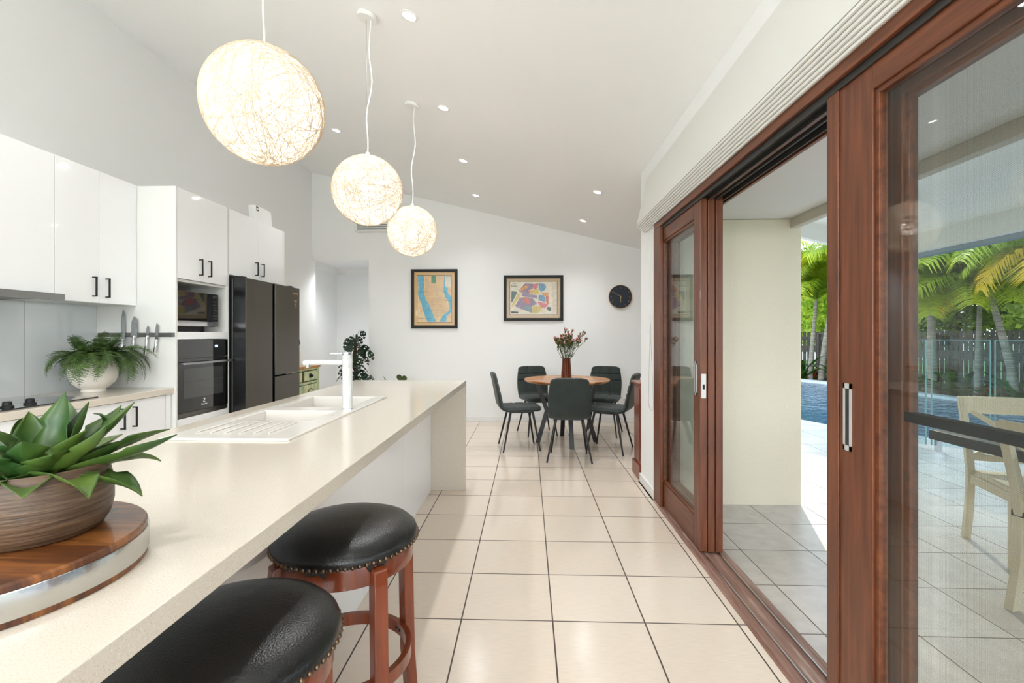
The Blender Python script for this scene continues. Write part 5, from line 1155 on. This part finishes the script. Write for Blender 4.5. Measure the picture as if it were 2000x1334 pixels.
# broad trees beyond the fence
def leaf_cloud(n, blobs, seed, sz=0.09):
    rnd = random.Random(seed); mb = MB()
    for k in range(n):
        b = rnd.choice(blobs); d = Vector((rnd.gauss(0, 1), rnd.gauss(0, 1), rnd.gauss(0, 1))).normalized() * b[3] * rnd.uniform(0.55, 1); c = Vector(b[:3]) + d
        a = Vector((rnd.uniform(-1, 1), rnd.uniform(-1, 1), rnd.uniform(-1, 1))).normalized() * sz; w = a.orthogonal().normalized() * sz * 0.5
        mb.add([c, c + a * 0.5 + w, c + a, c + a * 0.5 - w], [(0, 1, 2, 3)])
    return mb
blobs = [(0, 0, 3.2, 1.5), (1.2, 0.3, 2.7, 1.2), (-1.2, -0.2, 2.6, 1.2), (0.3, 1.1, 3.6, 1.1), (-0.5, -0.9, 3.9, 1.0), (0.6, -0.6, 2.0, 1.1), (-0.6, 0.5, 1.8, 1.1)]
crown = leaf_cloud(9000, blobs, 1, 0.14).build('foliage', M['treeleaf'], None, recalc=False)
for i, (x, y, s, rz_, lb) in enumerate(((13.5, 15.5, 1.15, 0, 'leafy green tree beyond the fence behind the thick palm'), (14.0, 12.2, 1.1, 1, 'bushy tree over the fence right of centre in the screen'), (14.5, 8.5, 1.2, 2, 'bushy tree at the right edge beyond the fence'),
                                        (13.6, 19.6, 1.25, 3, 'tree beyond the fence beside the neighbouring house'), (17.5, 16.5, 1.6, 4, 'taller tree farther behind the fence'), (18, 10.5, 1.6, 5, 'dense tall tree farthest right beyond the fence'), (14.5, 23.5, 1.3, 1.4, 'tree above the neighbouring roof seen through the doorway'))):
    t = thing('leafy_tree', (x, y, -0.45), lb, 'tree', 'trees beyond the fence')
    o = crown if i == 0 else crown.copy()
    if i: COL.objects.link(o)
    o.parent = t; o.scale = (s, s, s); o.rotation_euler = (0, 0, rz_)
    MB().tube([(x, y, -0.45), (x + 0.1, y, 1.5 * s), (x, y + 0.1, 3.0 * s)], [0.16 * s, 0.12 * s, 0.06 * s], 10).build('trunk', M['bark'], t, smooth=True)
# garden plants along the bed
def strap(L, w, e, c, az, base, th=0.003): return blade(L, w, e, c, az, base, th, 0.15, n=8)
random.seed(31)
spots = [(8.75, 14.75, 'bromeliad', 'rust coloured bromeliad at the pool edge in the doorway view'), (9.15, 14.3, 'bush', 'broad leaved green plant right of the bromeliad in the doorway view'), (9.3, 11.7, 'bush', 'leafy clump left of the thick palm trunk'), (9.35, 10.6, 'bush', 'large upright green leaves between two palm trunks'), (9.2, 9.7, 'bromeliad', 'rust leaved clump under the leaning palm'), (9.15, 9.0, 'bush', 'green strappy clump at the right end of the fence'), (8.5, 14.9, 'bush', 'low green clump at the left of the doorway view')]
for i, (x, y, kind, lb) in enumerate(spots):
    t = thing('garden_plant', (x, y, -0.08), lb, 'plant'); m = MB()
    for k in range(26 if kind == 'bromeliad' else 16):
        L = random.uniform(0.35, 0.55) if kind == 'bromeliad' else random.uniform(0.6, 1.15); v, f = strap(L, 0.06 if kind == 'bromeliad' else 0.15, radians(random.uniform(35, 80)), radians(-55), k * 2.4, Vector((x + random.uniform(-.08, .08), y + random.uniform(-.08, .08), -0.08))); m.add(v, f)
    m.build('leaves', M[kind], t, smooth='all', recalc=False)
# neighbour house
hs = thing('neighbour_house', (21, 34, -0.4), 'white neighbouring house with blue grey hipped roof beyond the fence', 'house')
MB().box(12, 30, 33, 42, -0.45, 2.0).build('wall', M['housewall'], hs)
MB().add([(11.4, 32.4, 2.0), (30.6, 32.4, 2.0), (30.6, 42.6, 2.0), (11.4, 42.6, 2.0), (16, 37.5, 4.2), (26, 37.5, 4.2)], [(0, 1, 5, 4), (1, 2, 5), (2, 3, 4, 5), (3, 0, 4), (0, 3, 2, 1)]).build('roof', M['roofblue'], hs)
MB().box(11.35, 30.65, 32.3, 32.42, 1.88, 2.06).build('gutter', M['gutter'], hs)
MB().add([(21.0, 33.6, 2.62), (23.4, 33.6, 2.62), (23.4, 35.0, 3.22), (21.0, 35.0, 3.22)], [(0, 1, 2, 3)]).build('solar_panel', M['solar'], hs, recalc=False)
MB().box(14, 15.5, 32.95, 33.0, 0.6, 1.7).box(21.5, 23, 32.95, 33.0, 0.6, 1.7).build('window', M['slot'], hs)

# outdoor table and cross-back chairs
otb = thing('patio_table', (2.9, 1.9, PZ), 'dark charcoal timber outdoor table on the patio', 'outdoor table')
MB().box(2.335, 3.25, 0.9, 2.835, 0.665, 0.72).build('table_top', M['outtable'], otb, bevel=0.003)
for (x, y) in ((2.66, 1.15), (2.66, 2.30), (3.15, 1.15), (3.15, 2.6)): MB().box(x - 0.04, x + 0.04, y - 0.04, y + 0.04, PZ, 0.665).build('leg', M['outleg'], otb, bevel=0.003)
def crossback(x, y, deg, label):
    """front = +Y local; rear legs rise into the back"""
    t = thing('crossback_chair', (x, y, PZ), label, 'outdoor chair', 'cream cross-back chairs at the patio table'); w = 0.235
    rot = Tm(x, y, PZ) @ Rz(radians(deg - 90))
    def bm_(m, nm, **k): return m.xf(rot).build(nm, M['whitechair'], t, bevel=0.003, **k)
    for sx in (-1, 1):
        m = MB(); pr = [(-0.262, 0.0, 0.024), (-0.215, 0.22, 0.022), (-0.200, 0.43, 0.023), (-0.235, 0.60, 0.021), (-0.325, 0.895, 0.017)]; vv = []
        for (yy_, zz, h) in pr: vv += [(sx * w - 0.018, yy_ - h, zz), (sx * w + 0.018, yy_ - h, zz), (sx * w + 0.018, yy_ + h, zz), (sx * w - 0.018, yy_ + h, zz)]
        m.add(vv, [(i * 4 + j, i * 4 + (j + 1) % 4, i * 4 + 4 + (j + 1) % 4, i * 4 + 4 + j) for i in range(4) for j in range(4)] + [(3, 2, 1, 0), (16, 17, 18, 19)]); bm_(m, 'rear_leg')
        bm_(MB().box(sx * 0.20 - 0.018, sx * 0.20 + 0.018, 0.18, 0.216, 0, 0.43), 'front_leg')
        bm_(MB().tube([(sx * w, -0.19, 0.40), (sx * 0.20, 0.19, 0.40)], 0.02, 4, sq=(0.011, 0.028)), 'side_rail')
    bm_(MB().prism([(-0.225, -0.19), (0.225, -0.19), (0.225, 0.10), (0.215, 0.235), (-0.215, 0.235), (-0.225, 0.10)], 'z', 0.432, 0.455), 'seat')
    tr = []
    for k in range(9): u = -1 + k / 4; tr.append((u * (w + 0.015), -0.312 - 0.035 * (1 - u * u), 0.845))
    m = MB(); vv = []
    for p in tr: vv += [(p[0], p[1] - 0.011, p[2] - 0.055), (p[0], p[1] + 0.011, p[2] - 0.055), (p[0], p[1] + 0.006, p[2] + 0.055), (p[0], p[1] - 0.012, p[2] + 0.055)]
    m.add(vv, [(i * 4 + j, i * 4 + (j + 1) % 4, i * 4 + 4 + (j + 1) % 4, i * 4 + 4 + j) for i in range(8) for j in range(4)] + [(3, 2, 1, 0), (32, 33, 34, 35)]); bm_(m, 'top_rail')
    for sx in (-1, 1):
        bm_(MB().tube([(sx * w, -0.215, 0.52), (0, -0.268, 0.665), (-sx * 0.18, -0.312, 0.80)], 0.02, 4, sq=(0.006 + 0.001 * sx, 0.016)), 'cross_slat')
    bm_(MB().tube([(-w, -0.208, 0.53), (0, -0.222, 0.53), (w, -0.208, 0.53)], 0.02, 4, sq=(0.009, 0.02)), 'lower_rail')
    bm_(MB().box(-0.19, 0.19, 0.19, 0.21, 0.375, 0.43), 'front_rail')
    return t
c1 = crossback(2.93, 2.80, -112, 'cream cross-back chair at the head of the patio table, farther away')
c2 = crossback(2.60, 2.15, 14, 'cream cross-back chair with a dark cushion strap, cut by the right edge of the photo')
rot = Tm(2.60, 2.15, PZ) @ Rz(radians(14 - 90))
MB().box(0.212, 0.262, -0.225, -0.17, 0.435, 0.462).box(-0.262, -0.212, -0.225, -0.17, 0.435, 0.462).xf(rot).build('cushion_strap', M['track'], c2, bevel=0.003, label='black strap with buckle')
